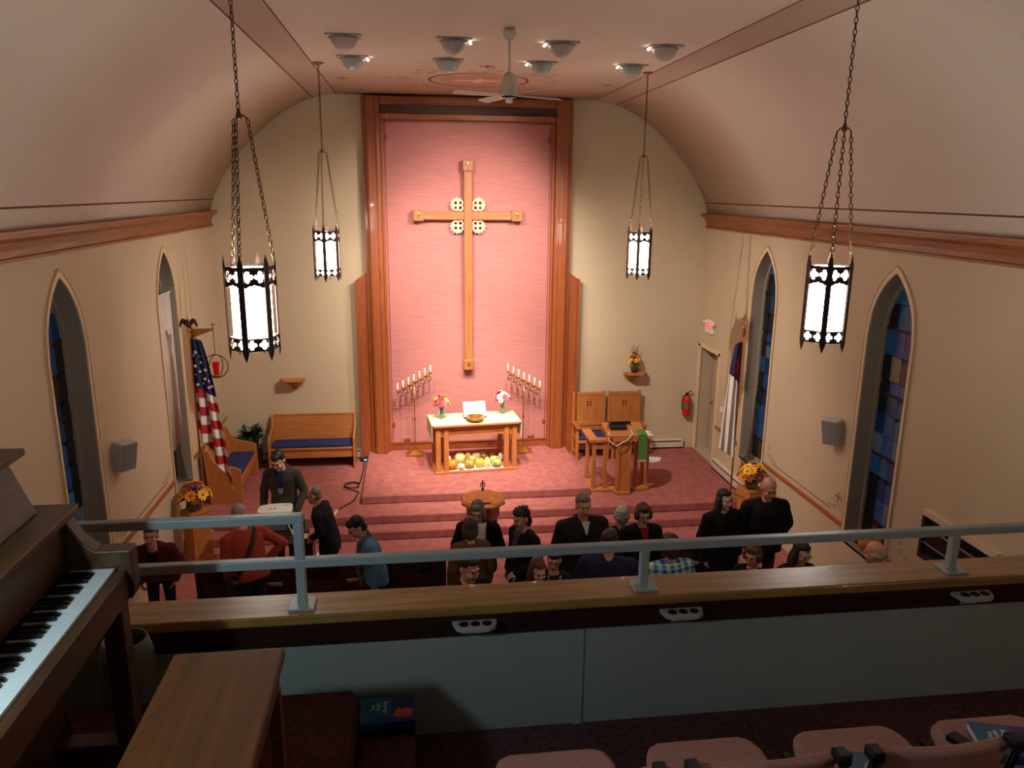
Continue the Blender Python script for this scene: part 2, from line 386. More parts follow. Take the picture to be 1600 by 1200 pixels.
def window(xin, sgn, yc, seed, scroll=False, drape=False):
    rnd = random.Random(seed); wn[0] += 1
    root = thing('window_%d' % wn[0], 'x', 'window'); del root['category']; del root['label']; struct(root)
    xg = xin+sgn*0.22
    arch = arch_poly(yc, WIN_W, WIN_Z0, WIN_ZS, WIN_H, 12)
    fnx = lambda a, b, d: (d, a, b)
    MB().prism(arch, fnx, xg+sgn*0.012, xg+sgn*0.04).build('lead_backing', M_LEAD, root)
    # inner frame band around the glass
    fr = MB(); ins = arch_poly(yc, WIN_W-0.045, WIN_Z0+0.045, WIN_ZS, WIN_H-0.06, 12); m_ = len(arch)
    fr.add([(xg-sgn*0.035,a,b) for a,b in arch]+[(xg-sgn*0.035,a,b) for a,b in ins]+[(xg+sgn*0.01,a,b) for a,b in ins], [(i,(i+1)%m_,m_+(i+1)%m_,m_+i) for i in range(m_)]+[(m_+i,m_+(i+1)%m_,2*m_+(i+1)%m_,2*m_+i) for i in range(m_)])
    fr.build('window_frame', M_REVEAL, root)
    # moulded trim on the wall face
    tr = MB(); ot = arch_poly(yc, WIN_W+0.055, WIN_Z0, WIN_ZS, WIN_H+0.085, 12)
    k = len(arch)-2
    A = arch[1:]+arch[:1]; B = ot[1:]+ot[:1]; m_ = len(A)
    x0, x1 = xin, xin-sgn*0.018
    tr.add([(x1,a,b) for a,b in A]+[(x1,a,b) for a,b in B]+[(x0,a,b) for a,b in B]+[(x0,a,b) for a,b in A],
           [(i,i+1,m_+i+1,m_+i) for i in range(m_-1)]+[(m_+i,m_+i+1,2*m_+i+1,2*m_+i) for i in range(m_-1)]+[(i,i+1,3*m_+i+1,3*m_+i) for i in range(m_-1)])
    tr.build('window_trim', M_WTRIM, root)
    tb = MB(); path = [(xin-sgn*0.02,a,b) for a,b in B]
    tb.tube(path, 0.007, 6).build('gold_edge', M_GOLDP, root)
    MB().bx(xin, xg, yc-WIN_W, yc+WIN_W, WIN_Z0-0.03, WIN_Z0+0.005).build('window_sill', M_REVEAL, root)
    # saddle bars
    bars = [1.30, 2.20, 3.02, 3.86]
    for z in bars:
        MB().bx(xg-sgn*0.012, xg+sgn*0.02, yc-WIN_W+0.05, yc+WIN_W-0.05, z-0.02, z+0.02).build('saddle_bar', M_LEAD, root)
    # panes
    clipw = arch_poly(yc, WIN_W-0.055, WIN_Z0+0.055, WIN_ZS, WIN_H-0.075, 12)
    rows = [0.95,1.30,1.62,1.92,2.20,2.48,2.76,3.02,3.20,3.52,3.86,4.18,4.6]
    cols = [-0.40,-0.22,0.0,0.20,0.40]
    for j in range(len(rows)-1):
        sh = [rnd.uniform(-0.03,0.03) for _ in cols]; sh[0] = sh[-1] = 0
        for i in range(len(cols)-1):
            g = 0.006; zoff0 = rnd.uniform(0,0.07) if rows[j] not in bars else 0
            a0, a1 = yc+cols[i]+sh[i]+g, yc+cols[i+1]+sh[i+1]-g
            b0, b1 = rows[j]+g, rows[j+1]-g
            cell = [(a0,b0),(a1,b0),(a1,b1),(a0,b1)]
            if j < 10 and rnd.random() < 0.35: cell = [(a0,b0),(a1,b0),(a1,b1-0.05),((a0+a1)/2,b1),(a0,b1-0.05)]
            c = clip_poly(cell, clipw)
            if len(c) < 3: continue
            if rows[j] < 1.25: mt = G_AMBER if i in (1,2) else G_DARK
            elif i == 3 and rnd.random() < 0.6: mt = G_DARK
            elif 3.15 < rows[j] < 3.4: mt = G_DARK if not (scroll and i == 2) else G_PALE
            elif scroll and 2.7 < rows[j] < 3.1 and i == 3: mt = G_DARK
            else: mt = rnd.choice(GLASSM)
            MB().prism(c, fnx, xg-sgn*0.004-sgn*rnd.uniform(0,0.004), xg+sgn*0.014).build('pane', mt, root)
    if drape:
        d = MB(); N = 26; zt, zb = 3.93, 1.56; xd = xin+sgn*0.10
        pts = [(xd+sgn*(0.03*math.sin(i*1.15)+0.02*math.sin(i*0.5)), yc-WIN_W+0.03+(2*WIN_W-0.06)*i/N) for i in range(N+1)]
        for z in (zb, zt):
            for dx in (0, sgn*0.012): d.v.extend([(x+dx, y, z) for x, y in pts])
        k = N+1
        for i in range(N):
            for o_ in (0, k): d.f.append((o_+i,o_+i+1,2*k+o_+i+1,2*k+o_+i)); d.m.append(0)
            d.f.append((i,i+1,k+i+1,k+i)); d.m.append(0); d.f.append((2*k+i,2*k+i+1,3*k+i+1,3*k+i)); d.m.append(0)
        o = d.build('window_drape', M_SCREEN, None, smooth=True); tag(o, 'pale cloth drape hanging across the window behind the striped flag', 'drape')
        r = MB().cyl((xd-sgn*0.03, yc-WIN_W+0.005, 3.95), (xd-sgn*0.03, yc+WIN_W-0.005, 3.95), 0.012).build('curtain_rod', M_WHITE, o)
    return root
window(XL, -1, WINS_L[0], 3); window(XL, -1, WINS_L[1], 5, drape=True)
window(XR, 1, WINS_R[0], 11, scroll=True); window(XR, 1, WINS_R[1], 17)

# door on the right wall -------------------------------------------------
dr = thing('door_1', 'x', 'x'); del dr['category']; del dr['label']; struct(dr)
MB().bx(XR+0.30, XR+0.345, 13.97, 14.90, ZS2+0.005, 2.43).build('door_leaf', M_DOOR, dr)
for y0 in (14.03, 14.50):
    for z0, z1 in ((0.5,1.2),(1.35,2.3)):
        MB().bx(XR+0.285, XR+0.302, y0, y0+0.36, z0, z1).build('door_panel', M_DOOR, dr, bevel=0.006)
MB().ell((XR+0.265,14.83,1.32),(0.03,0.03,0.03)).cyl((XR+0.30,14.83,1.32),(XR+0.27,14.83,1.32),0.012).build('door_knob', M_BRASS, dr, smooth=True)
fr = MB()
for y in (13.90, 14.955): fr.bx(XR-0.018, XR+0.02, y-0.045, y+0.045, ZS2, 2.53)
fr.bx(XR-0.018, XR+0.02, 13.86, 14.995, 2.475, 2.56).build('door_casing', M_WTRIM, dr)

# chair rails, painted lines
def wall_run(xw, s, segs, z0, z1, dep, m_, lab):
    for y0, y1 in segs:
        tn[0] += 1
        struct(MB().bx(xw, xw+s*dep, y0, y1, z0, z1).build('trim_%d' % tn[0], m_, bevel=0.004 if dep > 0.01 else 0), lab)
RS = [(3.3, 8.20), (9.24, 11.74), (12.76, 13.85)]
LS = [(3.3, 8.05), (9.09, 11.56), (12.60, 14.99)]
wall_run(XR, -1, RS, 1.07, 1.13, 0.028, M_OAKY, 'oak chair rail on the right wall')
wall_run(XL, 1, LS, 1.17, 1.23, 0.028, M_OAKY, 'oak chair rail on the left wall')
wall_run(XR, -1, [(9.60,11.45)], 1.195, 1.207, 0.002, M_STRIPE, 'thin brown painted line above the chair rail')
wall_run(XL, 1, [(9.45,11.30),(13.0,14.9)], 1.295, 1.307, 0.002, M_STRIPE, 'thin brown painted line above the chair rail')
# stencilled corner scrolls beside the windows and on the curve of the ceiling
def scroll_pts(cx, cy, r0, turns, n, a0=0, sg=1):
    return [(cx+r0*(1-i/n*0.85)*math.cos(a0+sg*turns*2*PI*i/n), cy+r0*(1-i/n*0.85)*math.sin(a0+sg*turns*2*PI*i/n)) for i in range(n+1)]
def ribbon(mb, pts, w_, fn):
    k = len(pts); vs_ = []
    for i in range(k):
        a = pts[max(i-1,0)]; b = pts[min(i+1,k-1)]; dx, dy = b[0]-a[0], b[1]-a[1]; l = math.hypot(dx,dy) or 1
        nx, ny = -dy/l*w_/2, dx/l*w_/2
        vs_ += [fn(pts[i][0]+nx, pts[i][1]+ny), fn(pts[i][0]-nx, pts[i][1]-ny)]
    mb.add(vs_, [(2*i,2*i+1,2*i+3,2*i+2) for i in range(k-1)])
def stencil(parent, fn, sg=1, size=1.0, m_=None, w_=0.012):
    mb = MB()
    for (cx, cy, r, t, a0, s) in ((0.10,0.10,0.085,1.0,0,1),(0.27,0.06,0.06,1.1,1.5,-1),(0.08,0.28,0.06,1.1,0.3,1),(0.40,0.045,0.04,1,2.5,1),(0.05,0.41,0.04,1,1,-1),(0.52,0.03,0.028,1,0,1)):
        ribbon(mb, [(p[0]*size*sg, p[1]*size) for p in scroll_pts(cx, cy, r, t, 16, a0, s)], w_*size, fn)
    return mb.build('stencil', m_ or M_STENCIL, parent, kind='stuff')
M_STEN2 = mat('stencil_gold_brown', (128,86,52), 0.8)
for xw, s, ys, zz in ((XR,-1,((9.30,1),(11.62,-1),(8.05,-1)),1.23), (XL,1,((9.20,1),(11.44,-1)),1.33)):
    wq = wr if xw == XR else wl
    for y0, d in ys: stencil(wq, lambda a, b, xw=xw, s=s, y0=y0, zz=zz: (xw+s*0.002, y0+a, zz+b), d, 0.62, M_STEN2, 0.014)
crs = MB().bx(XR-0.002, XR+0.001, 9.42, 9.44, 1.34, 1.50).bx(XR-0.002, XR+0.001, 9.36, 9.50, 1.42, 1.44).build('stencil', M_STEN2, wr)
for s in (-1, 1):
    def onarc(a, b, s=s):
        # a runs away from the altar wall, b runs up the curve
        i0 = 4.60-b*0.42; x = XC+s*i0; return (x-s*0.004, YB-0.04-a, ceil_z(x)-0.004)
    stencil(ceil, onarc, 1, 0.9)
    def onarc2(a, b, s=s):
        i0 = 2.84+a; x = XC+s*i0; return (x, YB-0.05-b*1.2, ceil_z(x)-0.004)
    stencil(ceil, onarc2, 1, 0.9)
    def onarc3(a, b, s=s):
        x = XC+s*(2.25-a); return (x, YB-0.05-b, ceil_z(x)-0.004)
    stencil(ceil, onarc3, 1, 0.5)
# painted medallion and crosses on the flat of the ceiling
med = thing('ceiling_medallion', 'round painted ceiling medallion with a dark ring and pale bird', 'medallion', (XC, 12.78, 7.155))
mb = MB(); N = 48
ribbon(mb, [(0.76*math.cos(2*PI*i/N), 0.76*math.sin(2*PI*i/N)) for i in range(N+1)], 0.03, lambda a, b: (a, b, -0.004)); mb.build('ring', M_STRIPE, med)
MB().lathe([(0.0001,-0.003),(0.60,-0.003),(0.60,0.0)], n=40).build('painted_field', mat('medallion_field', (196,140,116), 0.9), med)
MB().prism([(0,-0.30),(0.06,-0.12),(0.36,-0.02),(0.40,0.10),(0.10,0.06),(0.05,0.22),(0,0.30),(-0.05,0.22),(-0.10,0.06),(-0.40,0.10),(-0.36,-0.02),(-0.06,-0.12)], lambda a, b, d: (a, b, d), -0.006, -0.003).build('bird_motif', mat('motif_pale', (222,196,178), 0.9), med)
for k in range(8):
    q = PI/4*k; mb = MB()
    for da, rr in ((0,0.95),(0.16,1.06),(-0.16,1.06),(0.05,1.22)):
        a = q+da; ribbon(mb, scroll_pts(rr*math.cos(a)*1.15, rr*math.sin(a), 0.07, 1.1, 12, a), 0.014, lambda a_, b_: (a_, b_, -0.003))
    mb.build('scroll', M_STENCIL, med, kind='stuff')
for i, (cx, cy) in enumerate(((-1.0,12.9),(3.15,12.9),(XC,11.35))):
    o = MB().bx(-0.10,0.10,-0.018,0.018,-0.004,0).bx(-0.018,0.018,-0.10,0.10,-0.004,0).build('stencil', M_STENCIL, ceil, loc=(cx,cy,7.155))
# ceiling trim ledger at the top of the altar wall is the beam of the altar screen (below)

# baseboards & heaters ------------------------------------------------------
def heater(name, x0, x1, y0, y1, z, lab, axis):
    t = thing(name, lab, 'heater', ((x0+x1)/2,(y0+y1)/2,z))
    X, Y = (x1-x0)/2, (y1-y0)/2
    MB().bx(-X, X, -Y, Y, 0.03, 0.19).build('cover', M_HEATER, t, bevel=0.006)
    if axis == 'x': MB().bx(-X+0.05, X-0.05, -Y-0.004, -Y+0.01, 0.155, 0.175).build('vent_slot', M_BLACK, t)
    else: MB().bx(-X-0.004, -X+0.01, -Y+0.05, Y-0.05, 0.155, 0.175).build('vent_slot', M_BLACK, t)
    MB().bx(-X, X, -Y+0.02, Y, 0, 0.03).build('base', M_BLACK, t)
    return t
heater('baseboard_heater', 3.10, 5.55, YB-0.075, YB-0.002, ZS2, 'long cream baseboard heater behind the two throne chairs', 'x')
heater('baseboard_heater', -3.1, -1.05, YB-0.075, YB-0.002, ZS2, 'cream baseboard heater behind the cushioned pew on the altar wall', 'x')
heater('baseboard_heater', XR-0.085, XR-0.002, 11.95, 13.75, ZS2, 'cream baseboard heater along the side wall by the white flag', 'y')

# ================================================================== ALTAR SCREEN
scr = thing('altar_screen', 'tall oak altar frame around a rose fabric panel', 'altar screen', (XC, YB-0.02, ZA))
def sb(x0, x1, d0, d1, z0, z1, nm, m_, bev=0.006, par=None): return MB().bx(x0-XC, x1-XC, -d1, -d0, z0-ZA, z1-ZA).build(nm, m_, par or scr, bevel=bev)
TOP = 7.12
sb(-0.53, 2.69, 0.0, 0.03, 0.55, 6.78, 'fabric_panel', M_FABRIC, 0)
for s in (-1, 1):
    X = lambda a: XC+s*a
    def sbx(a0, a1, *r, **k): return sb(min(X(a0),X(a1)), max(X(a0),X(a1)), *r, **k)
    sbx(1.61, 1.86, 0.0, 0.24, ZA, TOP, 'column', M_FRAME, 0.02)
    sbx(1.64, 1.68, 0.24, 0.262, ZA, TOP, 'column_bead', M_FRAME, 0.008)
    sbx(1.78, 1.83, 0.24, 0.262, ZA, TOP, 'column_bead', M_FRAME, 0.008)
    sbx(1.56, 1.61, 0.0, 0.12, ZA, TOP-0.3, 'column_side', M_FRAME, 0.01)
    sbx(1.86, 1.93, 0.0, 0.15, ZA, TOP, 'column_side', M_FRAME, 0.01)
    # lower wing panel with raking top
    zt = 3.93
    mb = MB().prism([(1.93,ZA-0.15),(2.14,ZA-0.15),(2.14,zt-0.10),(2.12,zt-0.08),(1.93,zt+0.06)], lambda a, b, d, s=s: (s*a, d, b-ZA), -0.10, 0.0)
    wg = mb.build('wing_panel', M_FRAME, scr, bevel=0.006)
    MB().prism([(2.10,ZA-0.15),(2.14,ZA-0.15),(2.14,zt-0.08),(2.10,zt-0.06)], lambda a, b, d, s=s: (s*a, d, b-ZA), -0.20, -0.10).build('wing_edge', M_FRAME, wg, bevel=0.006)
    # slim inner bead with carved crockets
    sbx(1.515, 1.53, 0.03, 0.045, 0.62, 6.74, 'inner_bead', M_FRAME, 0.003)
    for z in (6.42, 0.98):
        MB().ell((s*1.505, -0.045, z-ZA), (0.035,0.010,0.06), 8, 6).build('carved_crocket', M_FRAMEX, scr)
    for a, z in ((1.25,6.72),(1.25,0.66)):
        MB().ell((s*a, -0.045, z-ZA), (0.07,0.010,0.035), 8, 6).build('carved_crocket', M_FRAMEX, scr)
sb(-0.53, 2.69, 0.0, 0.20, 6.98, TOP, 'top_beam', M_FRAMEX, 0.01)
sb(-0.53, 2.69, 0.0, 0.16, 6.83, 6.98, 'carved_frieze', M_CARVE, 0.004)
sb(-0.53, 2.69, 0.0, 0.21, 6.73, 6.83, 'lower_beam', M_FRAMEX, 0.012)
sb(-0.53, 2.69, 0.03, 0.05, 6.69, 6.715, 'inner_bead', M_FRAMEX, 0.003)
sb(-0.53, 2.69, 0.0, 0.06, ZA, 0.62, 'base_board', M_FRAMEX, 0.006)
sb(-0.53, 2.69, 0.06, 0.075, 0.59, 0.62, 'base_bead', M_FRAMEX, 0.004)

# cross ---------------------------------------------------------------------
cz0, cz1 = Yp(729,576,14.88).z, Yp(732,250,14.88).z
zc = Yp(732,337,14.86).z; xcr = 1.055
cr = thing('altar_cross', 'tall oak wall cross with ivory filigree at its crossing', 'cross', (xcr, 14.925, zc))
xa = 1.02
yb_, yf_ = -0.02, -0.13
MB().bx(-0.075, 0.075, yf_, yb_, cz0-zc+0.1, cz1-zc-0.1).build('upright', M_CROSS, cr, bevel=0.006)
MB().bx(-xa+0.1, -0.0755, yf_, yb_, -0.075, 0.075).build('crossbar', M_CROSSX, cr, bevel=0.006)
MB().bx(0.0755, xa-0.1, yf_, yb_, -0.075, 0.075).build('crossbar', M_CROSSX, cr, bevel=0.006)
for px_, pz_ in ((0,cz0-zc+0.10),(0,cz1-zc-0.10),(-xa+0.1,0),(xa-0.1,0)):
    e = MB().bx(px_-0.10, px_+0.10, yf_-0.03, yb_+0.03, pz_-0.10, pz_+0.10).build('end_block', M_CROSS, cr, bevel=0.012)
    mb = MB(); y = yf_-0.035
    for a in range(3):
        q = PI/2+(a-1)*0.8; mb.ell((px_+0.028*math.cos(q), y, pz_+0.01+0.03*math.sin(q)), (0.016,0.008,0.024), 8, 6, Matrix.Rotation(-(q-PI/2),3,'Y'))
    mb.bx(px_-0.035, px_+0.035, y-0.004, y+0.004, pz_-0.012, pz_-0.002).bx(px_-0.006, px_+0.006, y-0.004, y+0.004, pz_-0.045, pz_)
    mb.build('gilt_lily', M_BRASS, e)
for sx in (-1, 1):
    for sz in (-1, 1):
        mb = MB(); N = 40; c = Vector((sx*0.185, -0.075, sz*0.185))
        for cx, cz, r in ((-0.045,0.045,0.042),(0.045,-0.045,0.042),(0.045,0.045,0.045),(-0.045,-0.045,0.045)):
            mb.ring((c.x+sx*cx, c.y, c.z+sz*cz), r, 0.017, 16, 6, Vector((1,0,0)), Vector((0,0,1)))
        for k in range(7):
            q = -0.35+k*(PI/2+0.7)/6; p = c+Vector((sx*math.cos(q)*0.115, 0, sz*math.sin(q)*0.115))
            mb.ell(p, (0.026,0.018,0.026), 8, 6)
        for k in range(4):
            q = 0.1+k*0.44; p = c+Vector((sx*math.cos(q)*0.10, 0, sz*math.sin(q)*0.10)); p2 = c+Vector((sx*math.cos(q)*0.165, 0, sz*math.sin(q)*0.165)); mb.cyl(p, p2, 0.014, 0.004, 6)
        mb.build('filigree', M_IVORY, cr)
# ================================================================== CHANCEL FURNITURE
V = Vector
# --- communion table
TZ = 0.94   # height above the platform
tb = thing('communion_table', 'oak communion table with paired legs and open base shelf', 'table', (1.08, 13.88, ZA), 0.095)
MB().bx(-0.78, 0.78, -0.36, 0.36, 0.0, 0.05).build('base_plinth', M_OAKX, tb, bevel=0.01)
MB().bx(-0.80, 0.80, -0.38, 0.38, TZ-0.05, TZ-0.004).build('table_top', M_OAKX, tb, bevel=0.012)
MB().bx(-0.74, 0.74, -0.33, 0.33, TZ-0.10, TZ-0.05).build('top_moulding', M_OAKX, tb, bevel=0.015)
for y in (-0.29, 0.29): MB().bx(-0.70, 0.70, y-0.015, y+0.015, TZ-0.24, TZ-0.10).build('apron', M_OAKX, tb, bevel=0.004)
for x in (-0.70, 0.70): MB().bx(x-0.015, x+0.015, -0.27, 0.27, TZ-0.24, TZ-0.10).build('apron', M_OAKY, tb, bevel=0.004)
for x in (-0.71, -0.56, 0.56, 0.71):
    for y in (-0.29, 0.29):
        MB().bx(x-0.045, x+0.045, y-0.045, y+0.045, 0.05, TZ-0.10).build('leg', M_OAK, tb, bevel=0.008)
cl = MB(); Wc = 0.835
cl.bx(-0.825, 0.825, -0.375, 0.375, TZ-0.004, TZ+0.002)
for s in (-1, 1): cl.bx(s*0.825-0.004, s*0.825+0.004, -0.375, 0.375, TZ-0.30, TZ+0.002)
tag(cl.build('altar_cloth', M_GREENCLOTH, None, loc=(1.08,13.88,ZA), rz=0.095), 'pale green cloth covering the communion table top with ends hanging', 'tablecloth')
def tp(x, y, z=0.0):   # point on the table frame
    c, s = math.cos(0.095), math.sin(0.095); return V((1.08+c*x-s*y, 13.88+s*x+c*y, ZA+z))
# harvest cloth and gourds on the base shelf
tag(MB().bx(-0.50,0.50,-0.345,0.30,0.0505,0.056).build('shelf_cloth', M_WCLOTH, None, loc=(1.08,13.88,ZA), rz=0.095), 'white cloth spread under the gourds on the table base', 'cloth')
GC = {'orange': ((226,150,40),(190,120,40)), 'white': ((240,234,210),(222,214,180)), 'striped': ((214,170,70),(92,110,50)), 'yellow': ((244,206,60),(226,170,40)), 'pale': ((246,228,150),(236,206,110)), 'green': ((110,140,60),(220,200,110)), 'red': ((200,84,60),(170,60,44)), 'pink': ((240,206,180),(226,180,150))}
def gourd_mat(c):
    a, b = GC[c]
    key = 'gourd_'+c
    if key in MATS: return MATS[key]
    return mat(key, a, 0.45, col2=b, vscale=3.0, stretch=(9,9,1.2))
GL = [(400,470,80,'orange',-0.27,'round',1.0),(540,508,52,'white',-0.31,'round',1.0),(680,462,80,'striped',-0.26,'round',0.92),(845,450,70,'yellow',-0.24,'round',1.05),(975,435,55,'pale',-0.26,'pear',1.5),(1130,462,82,'green',-0.27,'round',0.8),
      (325,390,42,'white',-0.12,'round',1.1),(520,375,85,'pale',-0.08,'round',0.9),(650,335,52,'yellow',0.03,'pear',1.2),(790,345,68,'pink',0.02,'round',0.85),(920,312,46,'green',0.10,'round',0.9),(1060,318,42,'orange',0.10,'pear',1.1),(1090,385,66,'pale',-0.08,'round',0.6),(1195,350,44,'white',0.0,'pear',1.4),(435,330,62,'red',0.10,'round',0.9),(1125,325,50,'red',0.19,'round',0.9),(720,385,48,'pale',-0.1,'round',0.9)]
GN = {'orange': 'orange ribbed gourd', 'white': 'small white gourd', 'striped': 'striped orange squash', 'yellow': 'yellow squash', 'pale': 'pale yellow squash', 'green': 'green striped squash', 'red': 'reddish squash', 'pink': 'pinkish white pumpkin'}
GPL = ['at the left front of the heap','low in the front between two bigger ones','in front beside the white one','in the middle of the front row','pear-shaped with upright neck in the front row','squat at the right front of the heap',
       'tucked against the left table leg','large, behind the orange one','with a short neck at the top of the heap','at the middle of the back row','small, at the back','with a short neck at the back right','long and low behind the green one','with a curved stem at the right leg','at the back left corner','at the back right corner','small, behind the striped one']
for i, (u, v, r, c, dy, kind, asp) in enumerate(GL):
    rr = 1.08*r/10.667/1215*14.6
    U, Vv = 670+u/10.667, 680+v/10.667
    y = 13.88+dy; p = Yp(U, Vv, y+0.095*(Yp(U,Vv,y).x-1.08))
    zb = ZA+0.056; hz = rr*asp
    zc_ = max(p.z, zb+hz*0.9) if dy > -0.2 else zb+hz
    if dy > -0.2: zc_ = min(zc_, zb+hz+0.12)
    g = thing('gourd', '%s %s, under the table' % (GN[c], GPL[i]), 'gourd', (p.x, p.y, zc_-hz), random.uniform(0,3), 'harvest gourds under the communion table')
    mb = MB(); N, Mm = 20, 10
    for j in range(Mm+1):
        ph = PI*j/Mm; q = math.sin(ph)
        for k in range(N):
            t = 2*PI*k/N; rib = 1+0.05*math.cos(t*(8 if c in ('orange','striped','green') else 5))
            zz = -math.cos(ph)*hz+hz; rad = rr*q*rib
            if kind == 'pear': rad *= (1.0 if zz < hz else 1.0-0.45*(zz-hz)/hz)
            else: zz -= 0.12*hz*math.exp(-((1-(-math.cos(ph)))/0.12)**2)
            mb.v.append((rad*math.cos(t), rad*math.sin(t), zz))
    for j in range(Mm):
        for k in range(N): mb.f.append((j*N+k, j*N+(k+1)%N, (j+1)*N+(k+1)%N, (j+1)*N+k)); mb.m.append(0)
    mb.build('flesh', gourd_mat(c), g, smooth=True)
    MB().tube([(0,0,2*hz-0.012),(0.004,0,2*hz+0.012),(0.014,0,2*hz+0.026)], [0.010,0.007,0.008], 6).build('stem', mat('gourd_stem',(120,104,60),0.8), g)

# --- flowers
PET = [mat('petal_'+n, c, 0.6) for n, c in (('crimson',(196,36,70)),('orange',(238,150,40)),('cream',(246,234,190)),('yellow',(250,196,50)),('white',(250,248,240)),('purple',(96,40,80)),('russet',(150,62,32)),('pink',(224,90,120)))]
def daisy(mb, c, d, r, n=11, cup=0.25):
    d = V(d).normalized(); a = d.orthogonal().normalized(); b = d.cross(a); c = V(c)
    for ring_, rr, cu in ((0, r, cup), (1, r*0.62, cup+0.35)):
        for k in range(n):
            t = 2*PI*(k+0.5*ring_)/n; e = a*math.cos(t)+b*math.sin(t); f_ = -a*math.sin(t)+b*math.cos(t)
            w_ = rr*PI/n*1.1
            p0 = c; p1 = c+e*rr*0.6+d*cu*rr*0.5+f_*w_*0.6; p2 = c+e*rr+d*cu*rr*0.8; p3 = c+e*rr*0.6+d*cu*rr*0.5-f_*w_*0.6
            pm = c+e*rr*0.5+d*cu*rr*0.25-d*0.004
            mb.add([p0,p1,p2,p3,pm], [(0,1,2,3),(0,4,1),(1,4,2),(2,4,3),(3,4,0)])
def leaf(mb, p0, d, L, w_, droop=0.3, seg=5):
    p = V(p0); d = V(d).normalized(); s = d.cross(V((0,0,1)));
    if s.length < 0.01: s = V((1,0,0))
    s.normalize(); vs_ = []
    for i in range(seg+1):
        t = i/seg; ww = w_*math.sin(PI*min(1,t*0.92+0.08))
        q = p+d*(L*t)-V((0,0,1))*(droop*L*t*t)
        up = s.cross(d).normalized()*ww*0.35
        vs_ += [q-s*ww+up, q, q+s*ww+up]
    fs_ = []
    for i in range(seg): fs_ += [(3*i,3*i+1,3*i+4,3*i+3),(3*i+1,3*i+2,3*i+5,3*i+4)]
    mb.add(vs_, fs_)
def bouquet(root, n, R, H, z0, pal, size, seed, leaves=14, flat=0.8):
    rnd = random.Random(seed); heads = []
    for i in range(n):
        th = i*2.39996+rnd.uniform(-0.2,0.2); rr = math.sqrt((i+0.5)/n)
        d = V((math.cos(th)*rr, math.sin(th)*rr, flat*(1.15-rr)+0.15)); d.normalize()
        p = V((d.x*R, d.y*R, z0+d.z*H*rnd.uniform(0.85,1.1)))
        mt = PET[rnd.choice(pal)]; b = MB(); daisy(b, p, d, size*rnd.uniform(0.75,1.15), 10)
        f_ = b.build('flower', mt, root)
        MB().ell(p+d*size*0.12, (size*0.24,size*0.24,size*0.16), 8, 5, d.to_track_quat('Z','Y').to_matrix()).build('flower_centre', mat('flower_eye',(150,96,30),0.8), f_)
        heads.append(p)
    st_ = MB()
    for p in heads: st_.tube([(0,0,z0-0.12),(p.x*0.3,p.y*0.3,z0+(p.z-z0)*0.35),p], 0.004, 5)
    st_.build('stems', M_WATER, root)
    for i in range(leaves):
        th = rnd.uniform(0,6.28); e = rnd.uniform(-0.15,0.6); b = MB()
        leaf(b, (math.cos(th)*R*0.35, math.sin(th)*R*0.35, z0+H*rnd.uniform(0.0,0.4)), (math.cos(th), math.sin(th), e), R*rnd.uniform(0.7,1.0), R*0.14, 0.35, 4)
        b.build('leaf', M_LEAF, root)
def glass_vase(root, h, r):
    MB().lathe([(r*0.7,0),(r*0.95,h*0.25),(r,h*0.45),(r*0.62,h*0.8),(r*0.85,h)], n=16).build('vase', M_GLASS, root, smooth=True)
    st_ = MB()
    for k in range(7):
        q = k*0.9; st_.cyl((math.cos(q)*r*0.45,math.sin(q)*r*0.45,h*0.08),(math.cos(q+2)*r*0.35,math.sin(q+2)*r*0.35,h*1.05),0.006,0.005,6)
    st_.build('stems_in_water', M_WATER, root)
tzz = TZ+0.002
for (u, vv), lab, pal, seed in (((690,654),'glass vase of crimson and orange flowers on the communion table',[0,0,1,3,7],21),((785,646),'glass vase of cream and pink flowers on the communion table',[2,4,4,7,0],22)):
    p = Zp(u, vv, ZA+tzz)
    g = thing('flower_vase', lab, 'flowers', (p.x, min(p.y,14.15), ZA+tzz)); glass_vase(g, 0.22, 0.062); bouquet(g, 16, 0.15, 0.20, 0.24, pal, 0.062, seed, 8)
# --- open bible on a stand, offering bowl
p = Zp(741,655,ZA+tzz)
bb = thing('open_bible', 'large open book on a brass stand on the communion table', 'book', (1.10, 13.90, ZA+tzz), 0.095)
tilt = Matrix.Rotation(math.radians(50),3,'X')
mb = MB()
for s in (-1,1):
    N = 8; vs_ = []
    for i in range(N+1):
        t = i/N; x = s*(0.004+0.205*t); h = 0.030*math.sin(PI*min(1,t*0.75+0.12))+0.004
        for y, dz in ((-0.15,0),(0.15,0),(-0.15,h),(0.15,h)): vs_.append(tilt @ V((x,y,dz)) + V((0,0.02,0.155)))
    fs_ = []
    for i in range(N): a = 4*i; fs_ += [(a,a+1,a+5,a+4),(a+2,a+6,a+7,a+3),(a,a+4,a+6,a+2),(a+1,a+3,a+7,a+5)]
    fs_ += [(0,2,3,1),(4*N,4*N+1,4*N+3,4*N+2)]
    mb.add(vs_, fs_)
mb.build('pages', M_PAPER, bb)
MB().box(tilt @ V((0,0,-0.008))+V((0,0.02,0.155)), (0.43,0.31,0.012), tilt).build('cover', mat('book_leather',(120,60,40),0.6), bb)
MB().box(V((0,0.09,0.10)), (0.30,0.012,0.20), Matrix.Rotation(math.radians(-20),3,'X')).bx(-0.16,0.16,-0.12,0.15,0,0.012).bx(-0.18,0.18,-0.115,-0.095,0,0.05).build('stand', M_BRASS, bb)
bw = thing('offering_bowl', 'shallow brass offering bowl in front of the open book', 'bowl', (1.09,13.655,ZA+tzz))
